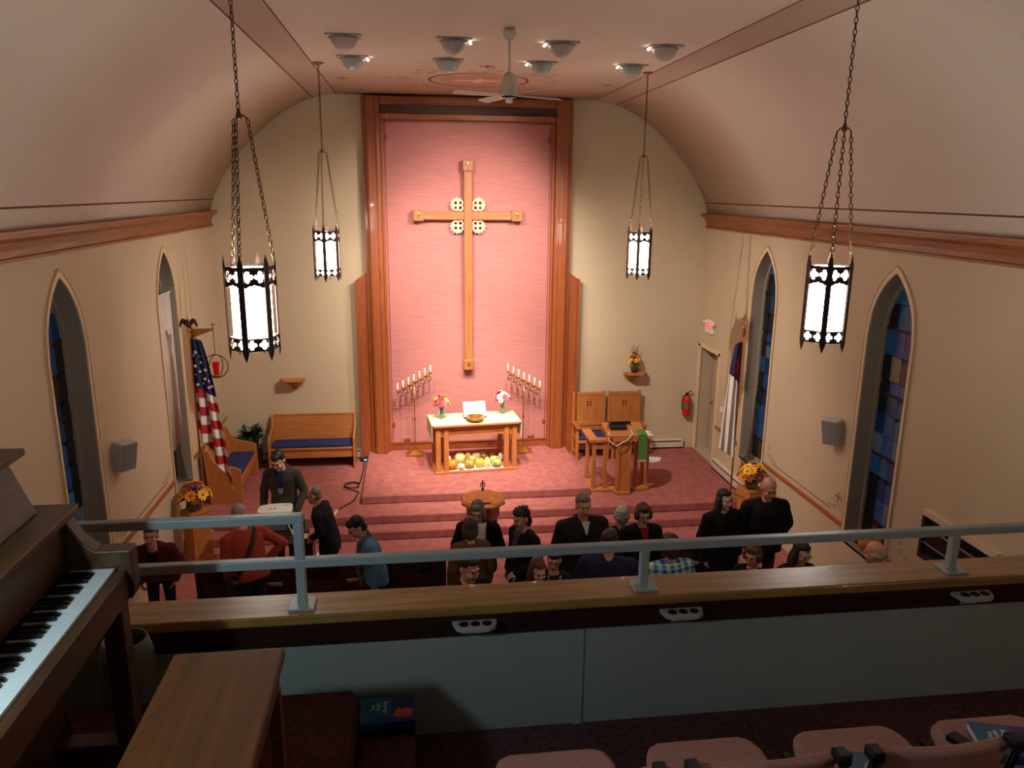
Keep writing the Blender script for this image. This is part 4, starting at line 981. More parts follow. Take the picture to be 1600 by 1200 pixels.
# ================================================================== LANTERNS, LIGHTS, FAN
def chain_mesh(p0, p1, link=0.052, wr=0.0042, name='chain'):
    p0, p1 = V(p0), V(p1); L = (p1-p0).length; n = max(2, int(L/(link*0.80))); d = (p1-p0)/n; t = d.normalized()
    a = t.orthogonal().normalized(); b = t.cross(a); mb = MB()
    for i in range(n):
        c = p0+d*(i+0.5); e = a if i%2 == 0 else b
        pts = [c+t*(link*0.52*math.cos(q))+e*(link*0.24*math.sin(q)) for q in [2*PI*k/10 for k in range(10)]]
        mb.tube(pts, wr, 5, True)
    return mb
LR, LZ0, LZ1 = 0.185, 4.30, 4.93
def lantern(x, y, lab, rot, ztop=7.155, glow=None):
    t = thing('pendant_lantern', lab, 'lantern', (x, y, LZ0), 0.0, 'hanging church lanterns')
    H = LZ1-LZ0
    MB().lathe([(0.001,H*0.02),(LR*0.80,H*0.02),(LR*0.80,H*0.98),(LR*0.76,H*0.98),(LR*0.76,H*0.05),(0.001,H*0.05)], n=30).build('diffuser', glow or M_LGLOW, t, smooth=True)
    C6 = [V((LR*math.cos(rot+k*PI/3), LR*math.sin(rot+k*PI/3), 0)) for k in range(6)]
    for k in range(6):
        c = C6[k]; q = rot+k*PI/3; R = Matrix.Rotation(q,3,'Z')
        mb = MB().box(c+V((0,0,H/2)),(0.012,0.046,H+0.02),R)
        for zz, zt in ((H+0.01,H+0.10),(-0.01,-0.085)):
            vs_ = [c+R@V((sx,sy,zz)) for sx,sy in ((-0.006,-0.024),(0.006,-0.024),(0.006,0.024),(-0.006,0.024))]+[c+V((0,0,zt))]
            mb.add(vs_,[(0,1,2,3),(0,1,4),(1,2,4),(2,3,4),(3,0,4)])
        mb.build('post', M_IRON, t)
        a, b = c, C6[(k+1)%6]; ex_ = (b-a).normalized(); mid = (a+b)/2; nrm = V((mid.x,mid.y,0)).normalized(); Wd = (b-a).length
        mb = MB(); up = V((0,0,1))
        def P3(sx, z, dpt=0.0): return mid+ex_*sx+up*z+nrm*dpt
        def plate(poly_out, poly_in, n_):
            vs_ = []
            for dpt in (-0.004, 0.004):
                vs_ += [P3(x_,z_,dpt) for x_,z_ in poly_out]+[P3(x_,z_,dpt) for x_,z_ in poly_in]
            fs_ = []
            for i_ in range(n_):
                j_ = (i_+1)%n_
                fs_ += [(i_,j_,n_+j_,n_+i_),(2*n_+i_,3*n_+i_,3*n_+j_,2*n_+j_),(n_+i_,n_+j_,3*n_+j_,3*n_+i_),(i_,2*n_+i_,2*n_+j_,j_)]
            mb.add(vs_, fs_)
        def cell(cx_, cz_, hw, hh_, rmax):
            n_ = 40; out_, in_ = [], []
            for i_ in range(n_):
                th = 2*PI*i_/n_; c_, s_ = math.cos(th), math.sin(th)
                q_ = 1/max(abs(c_),abs(s_)); out_.append((cx_+c_*q_*hw, cz_+s_*q_*hh_))
                rr_ = rmax*(0.42+0.58*abs(math.cos(2*th))**0.7); in_.append((cx_+c_*rr_, cz_+s_*rr_))
            plate(out_, in_, n_)
            for q_ in range(4):      # small corner piercings are closed by bosses
                pass
        for zc_, hh_ in ((H-0.068,0.050),(0.050,0.040)):
            for dx in (-1,1): cell(dx*Wd*0.25, zc_, Wd*0.25, hh_, min(hh_,Wd*0.25)*0.94)
        def bar(z0,z1,dp=0.006): mb.box(P3(0,(z0+z1)/2), (Wd,2*dp,z1-z0), Matrix((ex_,nrm,up)).transposed())
        bar(H-0.020,H+0.002); bar(0.0,0.014); bar(0.088,0.100)
        # cusped arch edge under the top band
        n_ = 16; lo_ = []
        for i_ in range(n_+1):
            t_ = i_/n_*2-1; lo_.append((t_*Wd*0.5, H-0.128-0.034*abs(t_)**1.6-0.006*abs(math.sin(t_*PI*2.5))))
        vs_ = [P3(x_,H-0.112,-0.004) for x_,_ in lo_]+[P3(x_,z_,-0.004) for x_,z_ in lo_]+[P3(x_,H-0.112,0.004) for x_,_ in lo_]+[P3(x_,z_,0.004) for x_,z_ in lo_]
        k_ = n_+1; mb.add(vs_, [f_ for i_ in range(n_) for f_ in ((i_,i_+1,k_+i_+1,k_+i_),(2*k_+i_,3*k_+i_,3*k_+i_+1,2*k_+i_+1),(k_+i_,k_+i_+1,3*k_+i_+1,3*k_+i_))])
        mb.build('tracery_panel', M_IRON, t, kind='stuff')
    MB().ring((0,0,H*0.985),LR*0.80,0.006,24,5).build('top_ring', M_IRON, t)
    MB().lathe([(0.001,-0.03),(0.08,-0.02),(0.12,0.0),(0.12,0.012)], n=18).build('bottom_cap', mat('amber_cap',(236,200,130),0.4,emit=(255,214,150),estr=0.8), t, smooth=True)
    zf = 6.0-LZ0
    hub = MB().lathe([(0.010,zf-0.02),(0.026,zf),(0.016,zf+0.03),(0.006,zf+0.06)], n=10).build('fork', M_CHAIN, t, smooth=True)
    for k in (0,2,4):
        c = C6[k]; e = V((c.x,c.y,0)).normalized(); top_ = V((e.x*0.06,e.y*0.06,zf-0.015))
        MB().tube([(0,0,zf+0.005),(e.x*0.035,e.y*0.035,zf+0.012),(e.x*0.06,e.y*0.06,zf-0.012)],0.006,6).build('fork_arm', M_CHAIN, hub)
        chain_mesh(top_, c+V((0,0,H+0.03))).build('chain', M_CHAIN, t)
    chain_mesh((0,0,ztop-LZ0-0.03), (0,0,zf+0.05)).build('main_chain', M_CHAIN, t)
    MB().lathe([(0.02,-0.045),(0.035,-0.03),(0.075,-0.01),(0.075,0.0)], (0,0,ztop-LZ0), 16).build('ceiling_canopy', mat('canopy_copper',(150,92,66),0.4,0.5), t, smooth=True)
    return t
lantern(-1.22, 6.12, 'wrought iron hanging lantern closest to the piano', 0.35, ceil_z(-1.22))
lantern(3.43, 6.10, 'wrought iron hanging lantern in front of the stained window with the sill pumpkin', 0.05, ceil_z(3.43))
lantern(-1.20, 11.45, 'wrought iron hanging lantern over the cushioned pew side of the chancel', 0.45, ceil_z(-1.20))
lantern(3.38, 11.45, 'wrought iron hanging lantern over the lectern', 0.15, ceil_z(3.38))

lantern(-1.22, 0.75, 'wrought iron hanging lantern over the balcony piano, bluish and dim', 0.35, ceil_z(-1.22), M_LGLOW_REARC)
lantern(3.43, 0.75, 'wrought iron hanging lantern over the balcony chairs, warm and dim', 0.05, ceil_z(3.43), M_LGLOW_REARW)
# ceiling accent lamps
WARM = (1.0, 0.88, 0.77)
LX = (-0.70, 0.52, 1.75, 2.98)
TG = {0:[(1.3,14.9,4.2),(3.9,13.6,0.8),(-2.0,14.3,0.9),(0.8,14.9,4.9)], 1:[(0.9,14.9,2.6),(1.05,14.0,1.2),(1.2,13.6,0.8),(1.3,14.9,3.4)]}
PW = {0:[0.9,1.05,0.8,1.0], 1:[0.5,1.15,1.15,0.5]}
SZ = {0:[46,84,84,46], 1:[64,46,46,64]}
RW = ('front','rear')
for r_, y in ((0,9.48),(1,10.90)):
    for i, x in enumerate(LX):
        tg = V(TG[r_][i]); base = V((x, y, 7.155)); d = (tg-base).normalized()
        side = ('by the piano-side stripe','next to the fan on the piano side','next to the fan on the lectern side','by the lectern-side stripe')[i]
        t = thing('ceiling_spotlight', 'white ceiling spotlight %s, %s' % (side, 'nearer the balcony' if r_ == 0 else 'nearer the medallion'), 'spotlight', base, 0, 'ceiling spotlights')
        MB().bx(-0.20,0.20,-0.14,0.14,-0.018,0).build('mounting_plate', M_PLATE, t, bevel=0.004)
        R = d.to_track_quat('Z','Y').to_matrix()
        # eyeball bowl hanging out of a ring, its mouth turned to the target
        mb = MB(); N, Mm = 24, 12; hor = V((d.x,d.y,0)).normalized(); rb_ = 0.150
        for j in range(Mm+1):
            ph = PI/2*j/Mm
            for k in range(N):
                th = 2*PI*k/N; q_ = V((math.cos(th)*math.sin(ph), math.sin(th)*math.sin(ph), -math.cos(ph)))
                cut = q_.dot(V((hor.x*0.80,hor.y*0.80,-0.60)))
                s_ = 1.0 if cut < 0.62 else 0.62/max(cut,0.62)
                mb.v.append((q_.x*rb_*s_, q_.y*rb_*s_, q_.z*0.145*s_-0.02))
        for j in range(Mm):
            for k in range(N): mb.f.append((j*N+k,j*N+(k+1)%N,(j+1)*N+(k+1)%N,(j+1)*N+k)); mb.m.append(0)
        mb.build('lamp_bowl', M_PLATE if r_ == 0 else M_GLASSW, t, smooth=True)
        MB().ring((0,0,-0.024),0.158,0.010,24,6).build('trim_ring', M_PEWTER, t, smooth=True)
        mouth = V((hor.x*0.80,hor.y*0.80,-0.60))
        MB().cyl(mouth*0.100+V((0,0,-0.02)), mouth*0.104+V((0,0,-0.02)), 0.075, 0.070, 18).build('lens', M_GLASSW, t)
        sp = spot('spot_beam', base+V((0,0,-0.06))+d*0.17, tg, SPOT_W*PW[r_][i], WARM, SZ[r_][i], 1.0, 0.03)
        # small bare side lamp washing the ceiling, seen as a bright spark beside some fixtures
        if (r_, i) in ((0,1),(0,2),(0,3),(1,0),(1,2),(1,3)):
            sx = 1 if i < 2 else -1
            b = MB().ell((sx*0.19,0.0,-0.035),(0.017,0.013,0.012),10,7).build('side_bulb', M_BULB, t, smooth=True)

# ceiling fan
fan = thing('ceiling_fan', 'white ceiling fan with four blades on a long rod', 'fan', (1.065, 8.74, 6.5))
MB().lathe([(0.06,0.655),(0.075,0.60),(0.06,0.56),(0.03,0.53)], n=18).build('canopy', M_FAN, fan, smooth=True)
MB().cyl((0,0,0.19),(0,0,0.56),0.014).build('downrod', M_FAN, fan, smooth=True)
MB().lathe([(0.03,0.22),(0.06,0.20),(0.085,0.14),(0.088,0.02),(0.07,-0.02),(0.045,-0.03)], n=20).build('motor_housing', M_FAN, fan, smooth=True)
MB().lathe([(0.045,-0.03),(0.04,-0.035),(0.04,-0.08),(0.03,-0.085),(0.001,-0.085)], n=16).build('switch_cup', M_WHITE, fan, smooth=True)
MB().lathe([(0.072,-0.018),(0.074,-0.024),(0.074,-0.034),(0.06,-0.036)], n=18).build('dark_band', M_BLACKM, fan)
for k in range(4):
    q = math.radians(22+90*k); R = Matrix.Rotation(q,3,'Z') @ Matrix.Rotation(math.radians(12),3,'X')
    mb = MB(); pts = [(0.14,-0.05),(0.60,-0.07),(0.64,-0.05),(0.65,0.0),(0.64,0.05),(0.60,0.07),(0.14,0.05)]
    mb.prism(pts, lambda a,b,d,R=R: R@V((a,b,d))+V((0,0,-0.01)), -0.004, 0.004)
    bl = mb.build('blade', M_FAN, fan)
    MB().box(R@V((0.11,0,0))+V((0,0,-0.008)),(0.12,0.03,0.012),R).build('blade_iron', M_FAN, bl)

# ================================================================== NAVE PEWS
for (x0, x1), sd in (((-2.78,0.36),'on the projector side of the aisle'),((1.80,4.36),'on the pedestal side, behind the standing coats')):
    pew(x1-x0, 'dark wooden nave pew '+sd, ((x0+x1)/2, 9.58, 0), PI, False, M_DARKWOOD, True, 0.90, 'nave_pew', 'dark nave pews')
def rack_card(x, y, z, rz, lab, sz=(0.17,0.10), m_=None):
    return tag(MB().box((0,0,0),(sz[0],0.006,sz[1]),Matrix.Rotation(rz,3,'Y')@Matrix.Rotation(0.7,3,'X')).build('rack_card', m_ or M_PAPER, None, loc=(x,y,z)), lab, 'paper', 'cards in the pew racks')
for u, v_ in ((357,914),(430,911),(553,904),(590,898),(645,898),(1084,876),(1107,869)):
    p = Yp(u, v_, 9.25); rack_card(p.x, 9.262, 0.63, random.uniform(-0.2,0.2), 'small white card in a book rack on the first dark pew back')

# ================================================================== PROJECTOR CART
pt = thing('projector_table', 'small dark table carrying the white projector', 'table', (-1.98, 10.72, 0))
MB().bx(-0.36,0.40,-0.30,0.28,0.70,0.735).build('table_top', M_DARKWOOD, pt, bevel=0.006)
for x in (-0.32,0.36):
    for y in (-0.26,0.24): MB().bx(x-0.02,x+0.02,y-0.02,y+0.02,0,0.70).build('leg', M_DARKWOOD, pt)
bx_ = thing('equipment_box', 'dark grey equipment box under the white projector', 'box', (-2.03,10.78,0.735)); MB().bx(-0.20,0.20,-0.15,0.15,0,0.19).build('case', M_BLACK, bx_, bevel=0.008); MB().bx(-0.18,0.18,-0.156,-0.15,0.02,0.17).build('front_panel', M_PEWTER, bx_)
pj = thing('projector', 'white projector with rounded corners standing on a dark box', 'projector', (-2.03,10.78,0.925), 0.06)
mb = MB(); mb.prism([(-0.24,-0.13),(-0.20,-0.17),(0.20,-0.17),(0.24,-0.13),(0.24,0.10),(0.21,0.15),(0.05,0.17),(-0.08,0.17),(-0.21,0.12),(-0.24,0.06)], lambda a,b,d: (a,b,d), 0.012, 0.12)
mb.build('housing', M_WHITE, pj, bevel=0.02)
MB().cyl((-0.06,-0.05,0.118),(-0.06,-0.05,0.124),0.018).cyl((0.0,-0.05,0.118),(0.0,-0.05,0.124),0.018).build('focus_rings', M_PEWTER, pj)
MB().bx(0.13,0.19,0.05,0.065,0.119,0.122).build('nameplate', M_PEWTER, pj)
for x in (-0.18,0.18):
    for y in (-0.12,0.10): MB().cyl((x,y,0),(x,y,0.014),0.014).build('foot', M_BLACK, pj)
lp = thing('laptop', 'open dark laptop beside the projector', 'laptop', (-1.72,10.60,0.735), 0.3)
MB().bx(-0.14,0.14,-0.10,0.10,0,0.018).build('keyboard_base', M_BLACK, lp, bevel=0.004); MB().box((0,0.13,0.10),(0.28,0.01,0.19),Matrix.Rotation(-0.3,3,'X')).build('screen_lid', M_BLACK, lp)
tag(MB().tube([(-1.86,10.70,0.86),(-1.80,10.55,0.80),(-1.70,10.48,0.765),(-1.62,10.55,0.775),(-1.66,10.7,0.765)],0.008,6).build('white_cable', M_WHITE, smooth=True), 'white cable drooping from the projector', 'cable')
tag(MB().box((0,0,0.01),(0.12,0.17,0.012),Matrix.Rotation(0.3,3,'Z')).build('booklet', M_PAPER, None, loc=(-1.71,10.51,0.752)), 'white booklet on the laptop keyboard', 'book')
sd = thing('song_stand', 'low dark cabinet holding a green book beside the projector', 'cabinet', (-1.60,10.25,0)); MB().bx(-0.16,0.16,-0.14,0.14,0,0.76).build('body', M_DARKWOOD, sd, bevel=0.006); MB().bx(-0.17,0.17,-0.15,0.15,0.76,0.785).build('cabinet_top', M_DARKWOOD, sd)
for k,(m_,lab,h) in enumerate(((mat('green_book',(70,120,60),0.6),'green book on the low cabinet beside the projector',0.03),(M_PAPER,'white paper pad on top of the green book',0.015))):
    tag(MB().box((0,0,h/2),(0.20-0.03*k,0.16,h)).build('stacked_book', m_, None, loc=(-1.60,10.24,0.785+0.03*k)), lab, 'book')

# ================================================================== BALCONY
ZB, ZP = 3.10, 3.50
YW = 3.07
struct(MB().bx(XL,XR,YF,YW+0.12,ZB-0.3,ZB).build('floor_balcony', M_BCARPET))
pw = struct(MB().bx(XL,XR,YW,YW+0.12,ZB,3.70).build('wall_parapet', M_PARAPET))
MB().bx(0.69,0.735,YW-0.008,YW+0.01,ZB,3.66).build('panel_batten', M_PARAPET, pw)
struct(MB().bx(-1.27,XR,3.045,3.245,3.70,3.745).build('trim_ledge', M_LEDGE, bevel=0.008), 'oak cap ledge of the balcony parapet')
struct(MB().bx(-1.27,XR,3.052,3.068,3.60,3.70).build('trim_ledge_shade', M_DARKWOOD))  # dark strip in place of the shade beneath the ledge
struct(MB().bx(XL,-1.27,3.045,3.245,3.70,3.74).build('trim_ledge_end', M_PIANO))
# the raised singers' platform and step
struct(MB().bx(XL,-0.265,YF,2.875,ZB,ZP).build('floor_platform', M_BCARPET, bevel=0.025))
struct(MB().bx(-0.262,-0.03,1.3,3.0,ZB,3.30).build('floor_step', M_BCARPET, bevel=0.02))
struct(MB().bx(-0.24,XR,YF,1.0,ZB,ZP+0.35).build('floor_back_tier', M_BCARPET, bevel=0.02))
# handrail
hr = thing('balcony_handrail', 'pale painted steel handrail on the balcony ledge', 'railing', (0,3.145,3.745))
def rb(x0,x1,z0,z1,nm,y=0.0,dy=0.022): return MB().bx(x0,x1,y-dy,y+dy,z0-3.745,z1-3.745).build(nm, M_RAIL, hr, bevel=0.006)
rb(-1.45,-0.480,4.128,4.168,'upper_rail'); rb(-1.40,XR-0.01,3.925,3.965,'main_rail')
for x, zt in ((-0.503,4.13),(1.022,3.927),(2.553,3.927),(4.08,3.927)):
    rb(x-0.020,x+0.020,3.750,zt,'post',0,0.020); MB().bx(x-0.055,x+0.055,-0.062,0.05,0.0,0.010).build('base_plate', M_RAIL, hr, bevel=0.003)
# communion cup holders under the ledge
for x, lab in ((0.24,'three-hole cup holder nearest the singers platform'),(1.175,'three-hole cup holder beyond the wall batten'),(2.60,'three-hole cup holder at the far end of the chair row'),):
    t = thing('cup_holder', 'grey '+lab, 'cup holder', (x,3.052,3.655), 0, 'communion cup holders')
    MB().prism([(-0.10,0.0),(0.10,0.0),(0.085,-0.055),(0.055,-0.075),(-0.055,-0.075),(-0.085,-0.055)], lambda a,b,d: (a,b,d), 0, 0.022).build('shelf', M_PLATE, t, bevel=0.004)
    for k in (-1,0,1): MB().cyl((k*0.05,-0.036,0.0225),(k*0.05,-0.036,0.0235),0.021,None,14).build('hole', M_BLACK, t)
    MB().prism([(0,0),(-0.05,0),(0,-0.05)], lambda a,b,d: (d,a,b), -0.04, 0.04).build('bracket', M_PARAPET, t)

# --- chairs
def chair():
    t = thing('stacking_chair', 'x', 'chair', (0,0,0), 0, 'mauve balcony chairs')
    # origin at floor centre, chair faces +y
    mb = MB(); N = 10
    prof_ = [(-0.205,-0.21),(0.205,-0.21),(0.222,-0.1),(0.215,0.15),(0.195,0.215),(0.15,0.235),(-0.15,0.235),(-0.195,0.215),(-0.215,0.15),(-0.222,-0.1)]
    MB().prism(prof_, lambda a,b,d: (a,b,d), 0.40, 0.465).build('seat', M_SEAT, t, bevel=0.022)
    pts = []
    mb = MB(); Nn = 10
    for i in range(Nn+1):
        x = -0.21+0.42*i/Nn; yb = -0.25+0.035*(1-(x/0.21)**2)*-1
        for z, y_ in ((0.48,0.02),(0.795,-0.05)): 
            for dy in (0,0.045): mb.v.append((x, yb+y_+dy, z+(0.012*(1-(x/0.21)**2) if z>0.6 else 0)))
    for i in range(Nn):
        a = 4*i; mb.f += [(a,a+2,a+6,a+4),(a+1,a+5,a+7,a+3),(a+2,a+3,a+7,a+6),(a,a+4,a+5,a+1)]; mb.m += [0]*4
    mb.f += [(0,1,3,2),(4*Nn,4*Nn+2,4*Nn+3,4*Nn+1)]; mb.m += [0,0]
    mb.build('backrest', M_SEAT, t, bevel=0.012)
    for s in (-1,1):
        MB().tube([(s*0.235,-0.30,0.0),(s*0.235,-0.235,0.42),(s*0.235,-0.25,0.55),(s*0.232,-0.31,0.815)],0.013,8).build('leg', M_BLACKM, t, smooth=True)
        MB().tube([(s*0.225,0.22,0.0),(s*0.225,0.17,0.40)],0.013,8).build('leg', M_BLACKM, t, smooth=True)
        MB().bx(s*0.232-0.012,s*0.232+0.012,-0.21,0.19,0.385,0.41).build('side_rail', M_BLACKM, t)
        MB().bx(s*0.225-0.03,s*0.225+0.012,-0.33,-0.275,0.785,0.822).build('frame_corner', M_BLACK, t, bevel=0.008)
        MB().bx(s*0.245-0.02,s*0.245+0.02,-0.05,0.05,0.36,0.42).build('link_clip', M_BLACK, t)
    MB().bx(-0.22,0.22,0.13,0.17,0.375,0.40).build('front_rail', M_BLACKM, t)
    return t
ch0 = chair(); labs = ['mauve stacking chair closest to the carpeted step, seat bare','mauve stacking chair holding a hymnal half behind its backrest','mauve stacking chair next to the one with books, nothing on seat edge','mauve stacking chair with a hymnal lying open-edged on its seat']
cxs = [0.455, 1.00, 1.555, 2.105]
labs = ['bare mauve stacking chair next to the carpeted step','bare mauve stacking chair second from the carpeted step','mauve stacking chair with a hymnal against its backrest','mauve stacking chair with a hymnal and a black clip on its seat']
for i, x in enumerate(cxs):
    c = ch0 if i == 0 else copy_tree(ch0)
    c.location = (x, 2.11, ZB); c['label'] = labs[i]
# --- hymnals
M_COVER = mat('hymnal_cover', (40,50,140), 0.35, col2=(28,120,130), vscale=5)
M_COVER2 = mat('hymnal_purple', (84,50,130), 0.35, col2=(50,40,110), vscale=6)
M_FLAME = mat('hymnal_flame', (240,90,50), 0.4, col2=(250,150,60), vscale=12)
def hymnal(loc, rz, lab, title=True, tiltx=0.0):
    t = thing('hymnal', lab, 'book', loc, rz, 'hymnals in the balcony'); t.rotation_euler = (tiltx, 0, rz)
    MB().bx(-0.112,0.112,-0.083,0.083,0.003,0.029).build('pages', M_PAPER, t)
    cv = MB().bx(-0.115,0.115,-0.086,0.086,0.0,0.003).bx(-0.115,0.115,-0.086,0.086,0.029,0.032).bx(-0.115,0.115,-0.088,-0.084,0,0.032).build('cover', M_COVER, t)
    MB().bx(0.02,0.115,-0.086,0.086,0.032,0.0326).build('cover_purple', M_COVER2, cv)
    MB().prism([(0.02,-0.05),(0.06,-0.062),(0.10,-0.055),(0.108,-0.02),(0.085,-0.0),(0.06,-0.012),(0.045,0.005),(0.03,-0.02)], lambda a,b,d: (a,b,d), 0.0326, 0.0332).build('flame_print', M_FLAME, cv)
    if title:
        for k, wd in enumerate(('Voices','United','Praise')[:0]): pass
        text_obj('The', 0.024, (-0.062,0.012,0.0335), (0,0,PI/2), M_PAPER, cv); text_obj('Faith', 0.026, (-0.040,0.018,0.0335), (0,0,PI/2), M_PAPER, cv); text_obj('We Sing', 0.024, (-0.012,0.012,0.0335), (0,0,PI/2), M_PAPER, cv)
    return t
bl_ = thing('hymnal', 'dark covered hymnal lying under the bright blue one on the step', 'book', (-0.145,2.905,3.30), 0.02, 'hymnals in the balcony')
MB().bx(-0.112,0.112,-0.083,0.083,0.003,0.025).build('pages', M_PAPER, bl_); MB().bx(-0.115,0.115,-0.086,0.086,0.0,0.003).bx(-0.115,0.115,-0.086,0.086,0.025,0.028).bx(-0.115,0.115,-0.088,-0.084,0,0.028).build('cover', M_BLACK, bl_)
hymnal((-0.142,2.912,3.3285), 0.03, 'blue and purple hymnal with flame cover lying on the carpeted step')
hymnal((1.56,2.06,ZB+0.468), -0.35, 'purple hymnal with flame cover wedged against a chair backrest')
hymnal((2.10,2.16,ZB+0.468), -0.30, 'purple hymnal with flame cover lying across the last chair seat')
bc = tag(MB().box((0,0,0.012),(0.05,0.16,0.022),Matrix.Rotation(0.35,3,'Z')).build('binder_clip', M_BLACK, None, loc=(1.95,2.16,ZB+0.466)), 'black clip lying beside the hymnal on the last chair', 'clip')

# --- piano
pn = thing('upright_piano', 'dark walnut upright piano facing the bench', 'piano', (-1.04,1.95,ZP))
def pbx(x0,x1,y0,y1,z0,z1,nm,m_=None,bev=0.006,par=None): return MB().bx(x0+1.04,x1+1.04,y0-1.95,y1-1.95,z0-ZP,z1-ZP).build(nm, m_ or M_PIANO, par or pn, bevel=bev)
y0p, y1p = 1.22, 2.605      # keyboard extent along y
pbx(-1.66,-1.30,1.12,2.70,ZP,4.40,'case')
pbx(-1.30,-1.03,1.17,2.65,4.10,4.185,'key_bed')
pbx(-1.035,-1.005,1.17,2.65,4.10,4.215,'key_slip')
for y in (1.17,2.655):
    mb = MB().prism([(-1.30,4.10),(-0.995,4.10),(-0.985,4.14),(-0.985,4.285),(-1.10,4.285),(-1.14,4.315),(-1.185,4.40),(-1.30,4.40)], lambda a,b,d: (a+1.04,d-1.95,b-ZP), y-0.045, y+0.02); mb.build('arm', M_PIANO, pn, bevel=0.006)
pbx(-1.225,-1.195,1.17,2.61,4.20,4.40,'fallboard')
pbx(-1.67,-1.17,1.11,2.70,4.40,4.43,'shelf')
MB().prism([(-1.30,4.43),(-1.27,4.43),(-1.345,4.63),(-1.375,4.63)], lambda a,b,d: (a+1.04,d-1.95,b-ZP), 1.2-1.95+1.95, 2.62).build('music_desk', M_PIANO, pn, bevel=0.004)
MB().prism([(-1.385,4.625),(-1.30,4.625),(-1.30,4.65),(-1.385,4.65)], lambda a,b,d: (a+1.04,d-1.95,b-ZP), 1.15, 2.66).build('desk_rail', M_PIANO, pn, bevel=0.004)
MB().prism([(-1.66,4.43),(-1.38,4.43),(-1.40,4.625),(-1.66,4.625)], lambda a,b,d: (a+1.04,d-1.95,b-ZP), 1.13, 2.68).build('upper_case', M_PIANO, pn, bevel=0.006)
for y in (1.20,2.60): pbx(-1.09,-1.02,y-0.035,y+0.035,ZP+0.02,4.10,'leg')
pbx(-1.30,-1.02,1.16,1.24,ZP,ZP+0.05,'foot'); pbx(-1.30,-1.02,2.56,2.64,ZP,ZP+0.05,'foot')
kw = 0.0236
nk = 0; y = y1p
names = [0,2,4,5,7,9,11]
wk = MB().bx(-1.185+1.04,-1.04+1.04,0.0006,kw-0.0006,4.195-ZP,4.222-ZP).mesh('white_key', M_KEYW)
bk_ = MB().prism([(-1.195,4.222),(-1.092,4.222),(-1.096,4.231),(-1.104,4.234),(-1.195,4.234)], lambda a,b,d: (a+1.04,d,b-ZP), -0.0055, 0.0055).mesh('black_key', M_KEYB)
# from the far (treble) end: C8, B7, A7 ...
order = ['C','B','A','G','F','E','D']
for k in range(52):
    yy = y1p-(k+1)*kw
    if yy < y0p: break
    o = bpy.data.objects.new('white_key', wk); COL.objects.link(o); o.parent = pn; o.location = (0, yy-1.95, 0)
    nme = order[k % 7]
    if nme in 'BAGED' and k < 51:
        o = bpy.data.objects.new('black_key', bk_); COL.objects.link(o); o.parent = pn; o.location = (0, yy-1.95+(0.001 if nme in 'BE' else -0.001 if nme in 'GD' else 0), 0)
# unseen lamp added to light the keys, the rail and the parapet; opaque shade
lm = thing('added_piano_lamp', 'unseen small gooseneck lamp added on the piano top to light the keys', 'lamp', (-1.54,1.30,4.625))
MB().lathe([(0.09,0),(0.09,0.015),(0.02,0.03),(0.012,0.05),(0.012,0.40)], n=16).build('stand', M_BRASS, lm, smooth=True)
MB().tube([(0,0,0.40),(0.03,0.01,0.50),(0.12,0.05,0.54),(0.20,0.09,0.50)],0.010,8).build('gooseneck', M_BRASS, lm, smooth=True)
MB().lathe([(0.02,0.53),(0.05,0.51),(0.11,0.43),(0.105,0.43),(0.045,0.50),(0.001,0.51)], (0.20,0.09,-0.02), 20).build('shade', M_BRASS, lm, smooth=True)
MB().ell((0.20,0.09,0.435),(0.028,0.028,0.035),12,8).build('bulb', mat('cool_bulb',(235,245,255),0.3,emit=(170,222,255),estr=10), lm, smooth=True)
pl_ = spot('added_piano_lamp_light', (-1.34,1.39,5.00), (-0.3,2.6,3.9), 36.0, (0.60,0.88,1.0), 150, 0.6, 0.04)
# --- bench
bn = thing('piano_bench', 'walnut piano bench with a plain flat top', 'bench', (-0.64,2.055,ZP))
MB().bx(-0.182,0.182,-0.385,0.385,0.44,0.48).build('bench_top', M_BENCH, bn, bevel=0.008)
MB().bx(-0.16,0.16,-0.36,0.36,0.35,0.44).build('music_box', M_BENCH, bn)
for x in (-0.145,0.145):
    for y in (-0.34,0.34): MB().bx(x-0.02,x+0.02,y-0.02,y+0.02,0,0.35).build('leg', M_BENCH, bn, bevel=0.004)
tag(MB().lathe([(0.10,0),(0.11,0.02),(0.10,0.20),(0.085,0.26),(0.075,0.26),(0.09,0.19),(0.09,0.02),(0.001,0.015)], n=18).build('wicker_basket', mat('grey_basket',(120,116,110),0.9,bump=0.6,bscale=60), None, loc=Zp(206,1088,ZP), smooth=True), 'pale basket on the platform under the piano end', 'basket')
# ================================================================== PEOPLE
def to_obj(mb, name, mats, voxel, smooth_it=3, parent=None, noise=0.0, nscale=30.0, seed=0):
    me = bpy.data.meshes.new('raw'); me.from_pydata(mb.v, [], mb.f)
    tmp = bpy.data.objects.new('raw', me); COL.objects.link(tmp)
    r = tmp.modifiers.new('r','REMESH'); r.mode = 'VOXEL'; r.voxel_size = voxel
    if smooth_it: s = tmp.modifiers.new('s','SMOOTH'); s.factor = 0.5; s.iterations = smooth_it
    dg = bpy.context.evaluated_depsgraph_get(); out = bpy.data.meshes.new_from_object(tmp.evaluated_get(dg))
    bpy.data.objects.remove(tmp); bpy.data.meshes.remove(me)
    out.name = name; out.materials.clear()
    for m_ in mats: out.materials.append(m_)
    if noise:
        from mathutils import noise as nz
        for v_ in out.vertices:
            d = nz.noise_vector(V(v_.co)*nscale+V((seed,0,0))); v_.co += d*noise
    out.polygons.foreach_set('use_smooth', [True]*len(out.polygons)); out.polygons.foreach_set('material_index', [0]*len(out.polygons))
    o = bpy.data.objects.new(name, out); COL.objects.link(o); o.parent = parent
    return o
